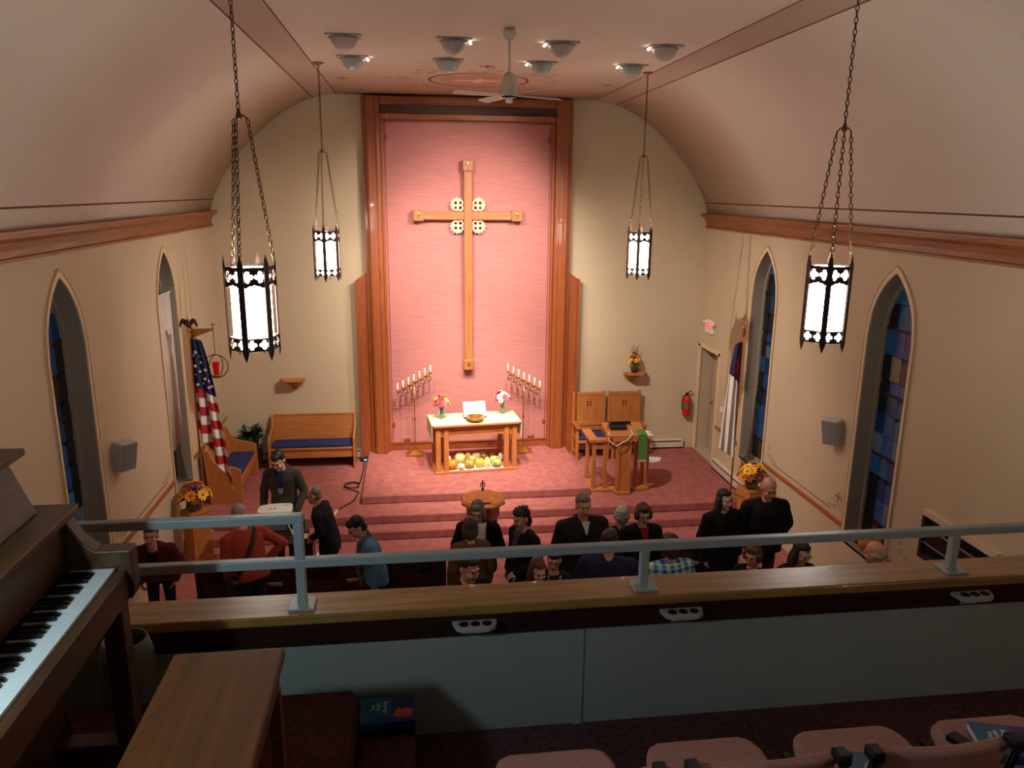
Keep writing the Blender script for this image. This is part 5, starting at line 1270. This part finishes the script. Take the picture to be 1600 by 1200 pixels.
def capsule(mb, p0, p1, r0, r1, n=12):
    p0, p1 = V(p0), V(p1); d = p1-p0; L = d.length
    if L < 1e-5: return mb.ell(p0,(r0,r0,r0),n,8)
    mb.cyl(p0,p1,r0,r1,n); mb.ell(p0,(r0,r0,r0),n,8); mb.ell(p1,(r1,r1,r1),n,8); return mb
def loft(mb, rings, n=18):
    """rings: (centre, rx, ry, M3) ellipses"""
    vs_ = []; fs_ = []
    for c, rx, ry, R in rings:
        for i in range(n):
            t = 2*PI*i/n; e = 2.6
            ct, st_ = math.cos(t), math.sin(t)
            x = rx*math.copysign(abs(ct)**(2/e), ct); y = ry*math.copysign(abs(st_)**(2/e), st_)
            vs_.append(V(c)+R@V((x,y,0)))
    L = len(rings)
    for j in range(L-1):
        for i in range(n): fs_.append((j*n+i,j*n+(i+1)%n,(j+1)*n+(i+1)%n,(j+1)*n+i))
    fs_ += [tuple(range(n-1,-1,-1)), tuple((L-1)*n+i for i in range(n))]
    return mb.add(vs_, fs_)
SKIN = [mat('skin_fair',(226,172,146),0.55), mat('skin_ruddy',(214,150,126),0.55), mat('skin_light',(232,186,160),0.55)]
LIP = mat('lip',(168,92,84),0.5); EYEW = mat('eye_white',(170,158,148),0.4); EYED = mat('eye_dark',(34,26,22),0.2)
M_TROUS = mat('dark_trousers',(26,25,30),0.85); M_SHOE = mat('black_shoe',(16,15,15),0.4)
HAIRC = {n: mat('hair_'+n, c, 0.55, col2=c2, vscale=30, stretch=(3,3,1)) for n, c, c2 in (('black',(26,20,18),(14,11,10)),('dark_brown',(48,32,24),(28,18,14)),('brown',(78,52,36),(50,32,22)),('red_brown',(104,54,34),(66,32,20)),('curly_brown',(110,76,46),(70,46,26)),('grey',(134,124,112),(92,84,76)),('silver',(190,184,172),(140,134,124)),('ash',(92,80,68),(62,52,44)))}
def hand(mb, W, d, n, right, curl=0.35, sc_=1.0):
    d = V(d).normalized(); n = V(n); n = (n-d*n.dot(d)).normalized(); s = d.cross(n)*(1 if right else -1)
    W = V(W)
    for k in range(4):  # palm ridges
        a = W+s*((k-1.5)*0.019*sc_)+d*0.012; b = W+s*((k-1.5)*0.020*sc_)+d*0.085*sc_
        capsule(mb, a, b, 0.014, 0.0125, 8)
    for k, L in enumerate((0.070,0.078,0.072,0.056)):
        p = W+s*((k-1.5)*0.0215*sc_)+d*0.085*sc_; dd = d
        for q, f_ in ((0,0.45),(1,0.32),(2,0.25)):
            dd = (dd+n*math.tan(curl)).normalized(); p2 = p+dd*L*f_*sc_; capsule(mb, p, p2, 0.0095-0.0007*q, 0.0088-0.0007*q, 8); p = p2
    p = W+s*(-0.034*sc_)+d*0.03; dd = (d*0.7-s*0.75+n*0.25).normalized()
    for L, r0 in ((0.038,0.0125),(0.030,0.0105)):
        p2 = p+dd*L*sc_; capsule(mb, p, p2, r0, r0-0.0015, 8); p = p2; dd = (dd+d*0.45).normalized()
def person(label, loc, rz, H=1.70, lean=0, hyaw=0, hpitch=0, armL=None, armR=None, top=None, topname='jacket', trousers=None, hair='short', hairc='dark_brown', skin=0, glasses=False, fem=False, wide=1.0, hem=0.80, shirt=None, collar=None, z0=0.0, extras=None, bulk=0.018, shirt_w=0.055, shirt_lo=1.06, group='people in the nave'):
    t = thing('person', label, 'person', (loc[0], loc[1], z0), rz, group)
    k = H/1.70; la = math.radians(lean); hip = V((0,0,0.93*k))
    RL = Matrix.Rotation(la, 3, 'X')       # forward is -y
    def T(p): p = V(p)*k; return hip+RL@(p-hip) if p.z > 0.93*k else p
    def RI(z): return RL if z > 0.93 else Matrix.Identity(3)
    W = wide
    sw = (0.165 if fem else 0.185)*W; hipw = (0.172 if fem else 0.165)*W
    TR = [(0.84,hipw*0.92,0.105),(0.94,hipw,0.118),(1.06,(0.135 if fem else 0.152)*W,0.105),(1.20,(0.15 if fem else 0.165)*W,0.118 if not fem else 0.125),(1.31,sw*0.96,0.112),(1.365,sw*0.78,0.092),(1.42,0.095,0.072),(1.455,0.06,0.058)]
    def shoulder(s): return (s*sw, 0.0, 1.345)
    A = {}
    for s, a in ((1,armL),(-1,armR)):
        E, Wr, nn = a if a else ((s*(sw+0.06),0.03,1.10),(s*(sw+0.055),-0.05,0.855),(-s,0,0))
        A[s] = (T(shoulder(s)), T(E), T(Wr), V(nn))
    # head frame
    nb = T((0,0,1.44)); Hd = Matrix.Rotation(math.radians(hyaw),3,'Z') @ Matrix.Rotation(math.radians(hpitch),3,'X')
    hc = T((0,-0.012,1.475)) + Hd@V((0,-0.012,0.122*k))*1.0
    hs = 1.04*k*(0.97 if fem else 1.0)
    def HP(x,y,z): return hc+Hd@(V((x,y,z))*hs)
    HR = Hd
    b = MB()
    loft(b, [(T((0,0,z)), rx*0.86*k, ry*0.82*k, RI(z)) for z,rx,ry in TR])
    capsule(b, nb-V((0,0,0.03)), HP(0,0.02,-0.04), 0.054*k, 0.052*k)
    def he(x,y,z,rx,ry,rz_,ax=0): b.ell(HP(x,y,z),(rx*hs,ry*hs,rz_*hs),18,12,HR@Matrix.Rotation(ax,3,'X'))
    he(0,0.014,0.032,0.077,0.096,0.100); he(0,-0.022,-0.035,0.061,0.072,0.086); he(0,-0.070,-0.098,0.026,0.026,0.022); he(0,-0.02,-0.085,0.046,0.058,0.036)
    he(0,-0.103,-0.012,0.0115,0.016,0.030,0.25); he(0,-0.107,-0.030,0.017,0.017,0.012); he(0,-0.076,0.030,0.052,0.020,0.013)
    for s in (-1,1): he(s*0.079,0.016,-0.006,0.011,0.022,0.034); he(s*0.040,-0.072,-0.028,0.022,0.020,0.020)
    he(0,-0.088,-0.058,0.024,0.012,0.009); he(0,-0.086,-0.072,0.021,0.012,0.009)
    for s in (-1,1):
        S, E, Wr, nn = A[s]
        capsule(b, S, E, 0.046*k, 0.038*k); capsule(b, E, Wr, 0.038*k, 0.026*k)
        hand(b, Wr, Wr-E, nn, s < 0, 0.30, k)
        capsule(b, (s*0.09*k,0,0.90*k), (s*0.10*k,-0.01,0.48*k), 0.072*k, 0.048*k); capsule(b, (s*0.10*k,-0.01,0.48*k), (s*0.105*k,0.02,0.09*k), 0.046*k, 0.034*k)
        capsule(b, (s*0.105*k,0.02,0.055*k), (s*0.115*k,-0.14*k,0.045*k), 0.036*k, 0.034*k)
    body = to_obj(b, 'body', [SKIN[skin], LIP], 0.0085, 3, t)
    inv = Hd.transposed()
    me = body.data
    for p in me.polygons:
        q = (inv@(p.center-hc))/hs
        if abs(q.x) < 0.026*(1-((q.z+0.064)/0.016)**2*0.5) and -0.078 < q.z < -0.051 and q.y < -0.080: p.material_index = 1
    # eyes, brows
    hm = HAIRC[hairc]
    for s in (-1,1):
        ey = MB(); ey.ell(HP(s*0.031,-0.077,0.002),(0.0135*hs,0.011*hs,0.0075*hs),10,7,HR); ey.mi = 1; ey.ell(HP(s*0.031,-0.0835,0.001),(0.0075*hs,0.0055*hs,0.0070*hs),8,6,HR)
        ey.build('eye', [EYEW,EYED], body, smooth=True)
        MB().ell(HP(s*0.033,-0.094,0.026),(0.021*hs,0.007*hs,0.0048*hs),10,6,HR@Matrix.Rotation(s*0.12,3,'Y')).build('eyebrow', hm, body, smooth=True)
    # hair
    h = MB(); nz_, ns, vx = 0.004, 40, 0.010
    def hh(x,y,z,rx,ry,rz_): h.ell(HP(x,y,z),(rx*hs,ry*hs,rz_*hs),16,10,HR)
    if hair in ('short','bob','long','curly','spiky','pixie'):
        hh(0,0.030,0.050,0.086,0.096,0.095)
        if hair == 'short': hh(0,0.06,-0.02,0.070,0.058,0.06); hh(0,-0.035,0.098,0.060,0.055,0.035)
        if hair == 'pixie': hh(0,0.06,-0.03,0.074,0.060,0.07); hh(0,-0.045,0.085,0.066,0.050,0.045); nz_ = 0.008
        if hair == 'bob':
            hh(0,0.055,-0.045,0.088,0.068,0.095); hh(0,-0.05,0.085,0.068,0.045,0.040)
            for s in (-1,1): hh(s*0.076,-0.005,-0.04,0.024,0.055,0.088)
        if hair == 'long':
            hh(0,0.07,-0.10,0.092,0.052,0.16); hh(0,-0.03,0.10,0.060,0.055,0.032)
            for s in (-1,1): hh(s*0.082,0.0,-0.09,0.024,0.05,0.15); hh(s*0.085,-0.02,-0.20,0.026,0.04,0.09)
        if hair == 'curly':
            nz_, ns = 0.012, 55; hh(0,0.05,-0.01,0.098,0.082,0.10); hh(0,-0.04,0.095,0.078,0.058,0.046)
            for s in (-1,1): hh(s*0.08,0.0,0.0,0.034,0.055,0.07)
        if hair == 'spiky':
            nz_, ns = 0.012, 45; hh(0,0.065,-0.05,0.078,0.06,0.10); hh(0,-0.03,0.095,0.068,0.065,0.050)
            rs = random.Random(3)
            for q in range(16):
                a = rs.uniform(0,6.28); d = V((math.cos(a)*0.7, math.sin(a)*0.7+0.1, rs.uniform(0.4,1))).normalized()
                p0 = HP(d.x*0.07,0.02+d.y*0.08,0.05+d.z*0.08); p1 = HP(d.x*0.10,0.02+d.y*0.12,0.05+d.z*0.125); h.cyl(p0,p1,0.020,0.005,6)
    elif hair == 'rim':
        hh(0,0.062,-0.012,0.080,0.056,0.045)
        for s in (-1,1): hh(s*0.066,0.03,0.0,0.018,0.05,0.036)
    elif hair == 'thin':
        hh(0,0.034,0.046,0.081,0.084,0.090); hh(0,0.058,-0.025,0.070,0.055,0.05); nz_ = 0.002
    if h.v: to_obj(h, 'hair', [hm], vx, 2, t, nz_, ns, loc[0]*7)
    if glasses:
        g = MB(); ax, az = HR@V((1,0,0)), HR@V((0,0,1))
        for s in (-1,1):
            g.ring(HP(s*0.034,-0.102,0.0),0.023*hs,0.0028,16,5,ax,az,0.018*hs); g.cyl(HP(s*0.058,-0.098,0.004),HP(s*0.082,0.01,0.006),0.0024,None,5)
        g.cyl(HP(-0.011,-0.105,0.004),HP(0.011,-0.105,0.004),0.0026,None,5).build('glasses', M_BLACKM, t)
    # clothes
    c = MB(); B = bulk
    up = [(T((0,0,z)), (rx+B)*k, (ry+B)*k, RI(z)) for z,rx,ry in TR[1:-1]]
    low = [(V((0,0.0,z*k)), (hipw+B+0.012)*k, (0.118+B+0.008)*k, Matrix.Identity(3)) for z in (hem, (hem+0.93)/2)] if hem < 0.90 else []
    loft(c, low+up)
    for s in (-1,1):
        S, E, Wr, nn = A[s]
        capsule(c, T((s*0.07,0.01,1.395)), S, (0.050+B*0.5)*k, (0.056+B)*k); capsule(c, S, E, (0.052+B)*k, (0.043+B)*k); capsule(c, E, E+(Wr-E)*0.97, (0.042+B)*k, (0.030+B)*k)
    if collar: 
        for s in (-1,1): capsule(c, T((s*0.065,0.045,1.455)), T((s*0.05,-0.075,1.40)), 0.024*k, 0.018*k)
        capsule(c, T((-0.065,0.045,1.455)), T((0.065,0.045,1.455)), 0.026*k, 0.026*k)
    jk = to_obj(c, topname, [top], 0.014, 3, t, 0.006, 9, loc[1]*3)
    if shirt:
        m_ = MB(); nZ, nX = 12, 8; vs_ = []
        for j in range(nZ+1):
            z = 1.445-(1.445-shirt_lo)*j/nZ; hw = shirt_w*(1-j/nZ)+0.008
            if shirt_w > 0.09: hw = shirt_w
            # local half-width / depth of the torso at this height
            for a in range(len(TR)-1):
                if TR[a][0] <= z <= TR[a+1][0]:
                    q = (z-TR[a][0])/(TR[a+1][0]-TR[a][0]); rx = TR[a][1]+(TR[a+1][1]-TR[a][1])*q+B; ry = TR[a][2]+(TR[a+1][2]-TR[a][2])*q+B; break
            for i in range(nX+1):
                x = hw*(2*i/nX-1); y = -ry*(max(0.05,1-(abs(x)/rx)**2.6))**(1/2.6)-0.004
                vs_.append(T((x,y,z)))
        fs_ = [(j*(nX+1)+i,j*(nX+1)+i+1,(j+1)*(nX+1)+i+1,(j+1)*(nX+1)+i) for j in range(nZ) for i in range(nX)]
        o = m_.add(vs_,fs_).build('shirt_front', shirt, t, smooth=True); sd_ = o.modifiers.new('s','SOLIDIFY'); sd_.thickness = 0.012; sd_.offset = 0
    q = MB(); tm = trousers or M_TROUS
    loft(q, [(V((0,0,z*k)), (rx+0.010)*k, (ry+0.008)*k, Matrix.Identity(3)) for z,rx,ry in ((0.80,hipw*0.98,0.112),(0.90,hipw,0.118),(0.97,hipw*0.97,0.116))])
    for s in (-1,1):
        capsule(q, (s*0.085*k,0,0.88*k), (s*0.10*k,-0.01,0.48*k), 0.090*k, 0.066*k); capsule(q, (s*0.10*k,-0.01,0.48*k), (s*0.105*k,0.015,0.12*k), 0.066*k, 0.056*k)
    to_obj(q, 'trousers', [tm], 0.018, 2, t)
    for s in (-1,1):
        e = MB(); capsule(e, (s*0.105*k,0.035,0.052*k), (s*0.118*k,-0.16*k,0.042*k), 0.050*k, 0.046*k); so_ = to_obj(e, 'shoe', [M_SHOE], 0.012, 1, t)
        zmin = min(v_.co.z for v_ in so_.data.vertices)
        for v_ in so_.data.vertices: v_.co.z = max(v_.co.z-zmin if zmin < 0 else v_.co.z, 0.001)
    if extras: extras(t, T, HP, A, k)
    return t
def cloth(name, c, rough=0.85, **kw): return mat('cloth_'+name, c, rough, spec=0.2, **kw)
C_BLK = cloth('black',(22,21,22)); C_SUIT = cloth('black_suit',(18,17,19)); C_GREY = cloth('grey_suit',(70,64,60),var=0.2,vscale=40)
C_OLIVE = cloth('olive_coat',(40,36,28)); C_MAR = cloth('maroon',(84,34,42),var=0.15,vscale=20); C_BLUE = cloth('blue_cardigan',(86,140,176)); C_BROWN = cloth('olive_brown',(104,78,46))
C_NAVY = cloth('navy',(40,36,66)); C_TEAL = cloth('dark_teal',(28,48,60)); C_WHT = cloth('white_shirt',(222,214,208)); C_LGREY = cloth('grey_tie',(130,126,130)); C_RED = cloth('red_scarf',(150,34,34))
def plaid(name, cols, scale):
    if name in MATS: return MATS[name]
    m = bpy.data.materials.new(name); m.use_nodes = True; nt = m.node_tree; b = nt.nodes['Principled BSDF']; b.inputs['Roughness'].default_value = 0.85
    tc = nt.nodes.new('ShaderNodeTexCoord'); sp = nt.nodes.new('ShaderNodeSeparateXYZ'); nt.links.new(tc.outputs['Object'], sp.inputs[0])
    def band(out, s, th):
        mu = nt.nodes.new('ShaderNodeMath'); mu.operation = 'MULTIPLY'; mu.inputs[1].default_value = s; nt.links.new(out, mu.inputs[0])
        fr_ = nt.nodes.new('ShaderNodeMath'); fr_.operation = 'FRACT'; nt.links.new(mu.outputs[0], fr_.inputs[0])
        g = nt.nodes.new('ShaderNodeMath'); g.operation = 'GREATER_THAN'; g.inputs[1].default_value = th; nt.links.new(fr_.outputs[0], g.inputs[0]); return g.outputs[0]
    def mix(f_, a, bb):
        mx = nt.nodes.new('ShaderNodeMix'); mx.data_type = 'RGBA'; nt.links.new(f_, mx.inputs[0])
        for inp, val in ((mx.inputs[6],a),(mx.inputs[7],bb)):
            if isinstance(val, tuple): inp.default_value = (*lin(val),1)
            else: nt.links.new(val, inp)
        return mx.outputs[2]
    x1 = band(sp.outputs[0], scale, 0.5); z1 = band(sp.outputs[2], scale, 0.5)
    a = mix(x1, cols[0], cols[1]); c2 = mix(x1, cols[2], cols[3]); o = mix(z1, a, c2)
    thin = band(sp.outputs[2], scale*2, 0.88); o = mix(thin, o, cols[4])
    nt.links.new(o, b.inputs['Base Color']); MATS[name] = m; return m
C_PLAID = plaid('blue_plaid', ((52,70,150),(96,190,216),(64,150,200),(206,216,170),(220,226,210)), 11.0)
C_ORANGE = plaid('orange_plaid', ((176,62,34),(156,50,30),(162,54,32),(184,74,40),(120,40,30)), 26.0)

# ---- arm presets (person faces -y; their left arm is at +x)
def arm(s, E, W, n): return ((s*E[0],E[1],E[2]),(s*W[0],W[1],W[2]),n)
def front(s, z=1.02): return arm(s,(0.27,0.0,1.12),(0.12,-0.20,z),(0,0.6,-0.6))
def strap(t, T, HP, A, k):
    MB().tube([T((-0.13,0.02,1.43)),T((-0.10,0.115,1.38)),T((-0.02,0.155,1.25)),T((0.10,0.160,1.08)),T((0.20,0.10,0.95))],0.026,6).build('shoulder_strap', M_BLACK, t, smooth=True)
    o = MB().box(T((0.26,0.10,0.84)),(0.12,0.22,0.24)).build('shoulder_bag', M_BLACK, t, bevel=0.03)
def tie(m_):
    def f(t, T, HP, A, k):
        MB().prism([(-0.018,1.40),(0.018,1.40),(0.034,1.16),(0,1.11),(-0.034,1.16)], lambda a,b,d: T((a,d-0.010-0.115*min(1,(1.46-b)*9)*1.0-0.024,b)), -0.006, 0.006).build('necktie', m_, t)
    return f
def scarf(m_):
    def f(t, T, HP, A, k):
        MB().tube([T((-0.07,-0.06,1.40)),T((-0.06,0.05,1.45)),T((0.06,0.05,1.45)),T((0.06,-0.09,1.40)),T((0.05,-0.17,1.20)),T((0.05,-0.20,0.95)),T((0.05,-0.20,0.80))],0.034,8).build('scarf', m_, t, smooth=True)
    return f
def necklace(t, T, HP, A, k):
    mb = MB()
    for i in range(15):
        q = PI*i/14; mb.ell(T((0.07*math.cos(q),-0.10-0.055*math.sin(q),1.43-0.07*math.sin(q))),(0.010,0.010,0.010),6,5)
    mb.build('bead_necklace', M_WHITE, t)
def at(u, v_, H): p = Zp(u, v_, H); return (p.x, p.y)
D2R = math.radians
# rz: 0 faces the balcony, PI faces the altar
person('smiling person in a maroon jacket stooping in the side aisle by the pew end', (-3.20,9.32), 0.15, 1.66, lean=34, hpitch=-8, top=C_MAR, topname='jacket', hair='short', hairc='red_brown', skin=1, wide=1.12, fem=True, shirt=C_BLK, bulk=0.03,
       armL=arm(1,(0.27,-0.06,1.10),(0.20,-0.16,0.84),(-1,0,0)), armR=arm(-1,(0.27,-0.06,1.10),(0.22,-0.14,0.84),(1,0,0)))
person('grey-haired person in an orange plaid shirt with a dark shoulder strap, bending', (-2.02,8.98), PI+0.64, 1.78, lean=20, hpitch=20, top=C_ORANGE, topname='shirt', hair='thin', hairc='silver', skin=1, wide=1.15, extras=strap, hem=0.86,
       armL=arm(1,(0.27,0.0,1.10),(0.24,-0.12,0.88),(-1,0,0)), armR=arm(-1,(0.42,0.06,1.14),(0.24,-0.08,0.98),(1,0,0)))
person('dark-haired person in a grey suit and tie looking down behind the projector', at(440,699,1.85), -0.10, 1.85, lean=8, hpitch=30, hyaw=-12, top=C_GREY, topname='suit_jacket', hair='short', hairc='black', skin=0, shirt=cloth('navy_shirt',(44,46,80)), collar=True, hem=0.74, extras=tie(C_LGREY),
       armL=arm(1,(0.28,-0.02,1.10),(0.22,-0.24,0.93),(0,0,-1)), armR=arm(-1,(0.27,0.02,1.10),(0.25,-0.14,0.88),(1,0,0)))
person('grey balding person in a black suit facing the projector table', (-1.20,10.08), -1.75, 1.60, lean=16, hpitch=12, hyaw=0, top=C_SUIT, topname='suit_jacket', hair='thin', hairc='grey', skin=1, glasses=True, shirt=C_WHT, collar=True, hem=0.70, wide=1.22,
       armL=front(1), armR=front(-1))
person('dark-haired person in a blue cardigan and long scarf looking down', at(584,801,1.70), -1.25, 1.70, lean=14, hpitch=32, top=C_BLUE, topname='cardigan', hair='pixie', hairc='black', skin=0, fem=True, wide=1.05, hem=0.80, glasses=True, shirt=C_WHT, extras=scarf(cloth('patterned_scarf',(120,108,92),col2=(52,54,80),vscale=14)),
       armL=arm(1,(0.23,0.0,1.10),(0.21,-0.08,0.84),(-1,0,0)))
person('grey-haired person with glasses in a black jacket over a white top, talking', at(747,783,1.74), -0.15, 1.74, hpitch=16, hyaw=-6, top=C_BLK, topname='jacket', hair='bob', hairc='grey', skin=0, fem=True, wide=1.15, glasses=True, shirt=C_WHT, shirt_w=0.10, bulk=0.03, armL=front(1,1.08), armR=front(-1,1.05))
person('person seen from behind with ash hair and an olive brown jacket', at(735,813,1.71), PI+0.15, 1.71, hyaw=-10, hpitch=4, top=C_BROWN, topname='jacket', hair='bob', hairc='ash', skin=0, fem=True, wide=1.02, bulk=0.026)
person('spiky dark-haired person in a black coat turned towards the white-topped person', at(820,795,1.74), -1.05, 1.74, hpitch=12, top=C_BLK, topname='coat', hair='spiky', hairc='dark_brown', skin=0, fem=True, shirt=cloth('grey_print',(92,88,90),var=0.5,vscale=30), wide=1.1, bulk=0.028, hem=0.72, armL=front(1,0.98))
person('grey-haired person in a bulky dark olive coat looking up at the balcony', at(911,776,1.86), 0.12, 1.86, hpitch=2, hyaw=-4, top=C_OLIVE, topname='coat', hair='short', hairc='grey', skin=1, wide=1.18, shirt=C_WHT, shirt_w=0.040, shirt_lo=1.31, collar=True, bulk=0.045, hem=0.70)
person('silver curly-haired person half hidden behind the smiling one in glasses', at(972,796,1.56), PI-0.3, 1.56, top=C_BLK, topname='coat', hair='curly', hairc='silver', skin=0, fem=True)
person('smiling red-haired person with glasses in a black coat and red scarf', at(1004,789,1.73), 0.05, 1.73, hpitch=8, top=C_BLK, topname='coat', hair='curly', hairc='red_brown', skin=0, fem=True, glasses=True, shirt=C_RED, shirt_lo=1.20, shirt_w=0.05, wide=1.12, bulk=0.035, hem=0.70)
person('person with shoulder-length dark hair in a black zip coat', at(1131,768,1.74), 0.22, 1.74, hpitch=2, hyaw=6, top=C_BLK, topname='coat', hair='long', hairc='black', skin=2, fem=True, wide=1.15, bulk=0.04, hem=0.66, collar=True)
person('bald person in a plain black sweater looking down by the pedestal', at(1200,747,1.89), -0.05, 1.89, hpitch=16, top=cloth('charcoal_sweater',(30,28,29)), topname='sweater', hair='none', hairc='dark_brown', skin=1, wide=1.15, bulk=0.03, hem=0.80,
       armL=arm(1,(0.30,0.02,1.12),(0.22,0.08,0.90),(-1,0,0)), armR=arm(-1,(0.29,0.02,1.12),(0.22,0.08,0.90),(1,0,0)))
person('young dark-haired person in a black top looking down beside the centre aisle', at(728,868,1.85), 0.45, 1.85, hpitch=14, hyaw=10, top=C_BLK, topname='sweater', hair='short', hairc='dark_brown', skin=0, wide=1.08)
person('auburn long-haired person looking down below the handrail', at(838,873,1.70), 0.1, 1.70, hpitch=16, hyaw=8, top=C_BLK, topname='jacket', hair='long', hairc='red_brown', skin=2, fem=True)
person('person with glasses and white bead necklace in a dark teal top', at(866,862,1.60), -0.1, 1.60, hpitch=2, hyaw=-8, top=C_TEAL, topname='top', hair='pixie', hairc='black', skin=0, fem=True, glasses=True, extras=necklace)
person('broad person seen from behind in a navy jacket with dark hair', at(953,834,1.83), PI-0.25, 1.83, hyaw=-12, hpitch=4, top=C_NAVY, topname='jacket', hair='short', hairc='dark_brown', skin=0, wide=1.24, bulk=0.04)
person('person seen from behind in a blue and white plaid shirt', at(1050,840,1.74), PI+0.1, 1.74, hpitch=6, top=C_PLAID, topname='shirt', hair='bob', hairc='brown', skin=0, wide=1.12, bulk=0.022)
person('curly brown-haired person with glasses turned in profile', at(1180,853,1.68), -0.85, 1.68, hpitch=8, top=C_BLK, topname='jacket', hair='curly', hairc='curly_brown', skin=2, fem=True, glasses=True)
person('person with long dark brown hair and glasses looking down', at(1249,846,1.72), 0.05, 1.72, hpitch=16, hyaw=10, top=cloth('dark_brown_coat',(44,32,28)), topname='coat', hair='long', hairc='dark_brown', skin=2, fem=True, glasses=True)
person('bald ruddy person in a dark jacket beneath the sill pumpkin', at(1376,853,1.78), PI+0.6, 1.78, hpitch=12, top=C_BLK, topname='jacket', hair='rim', hairc='silver', skin=1, wide=1.1)
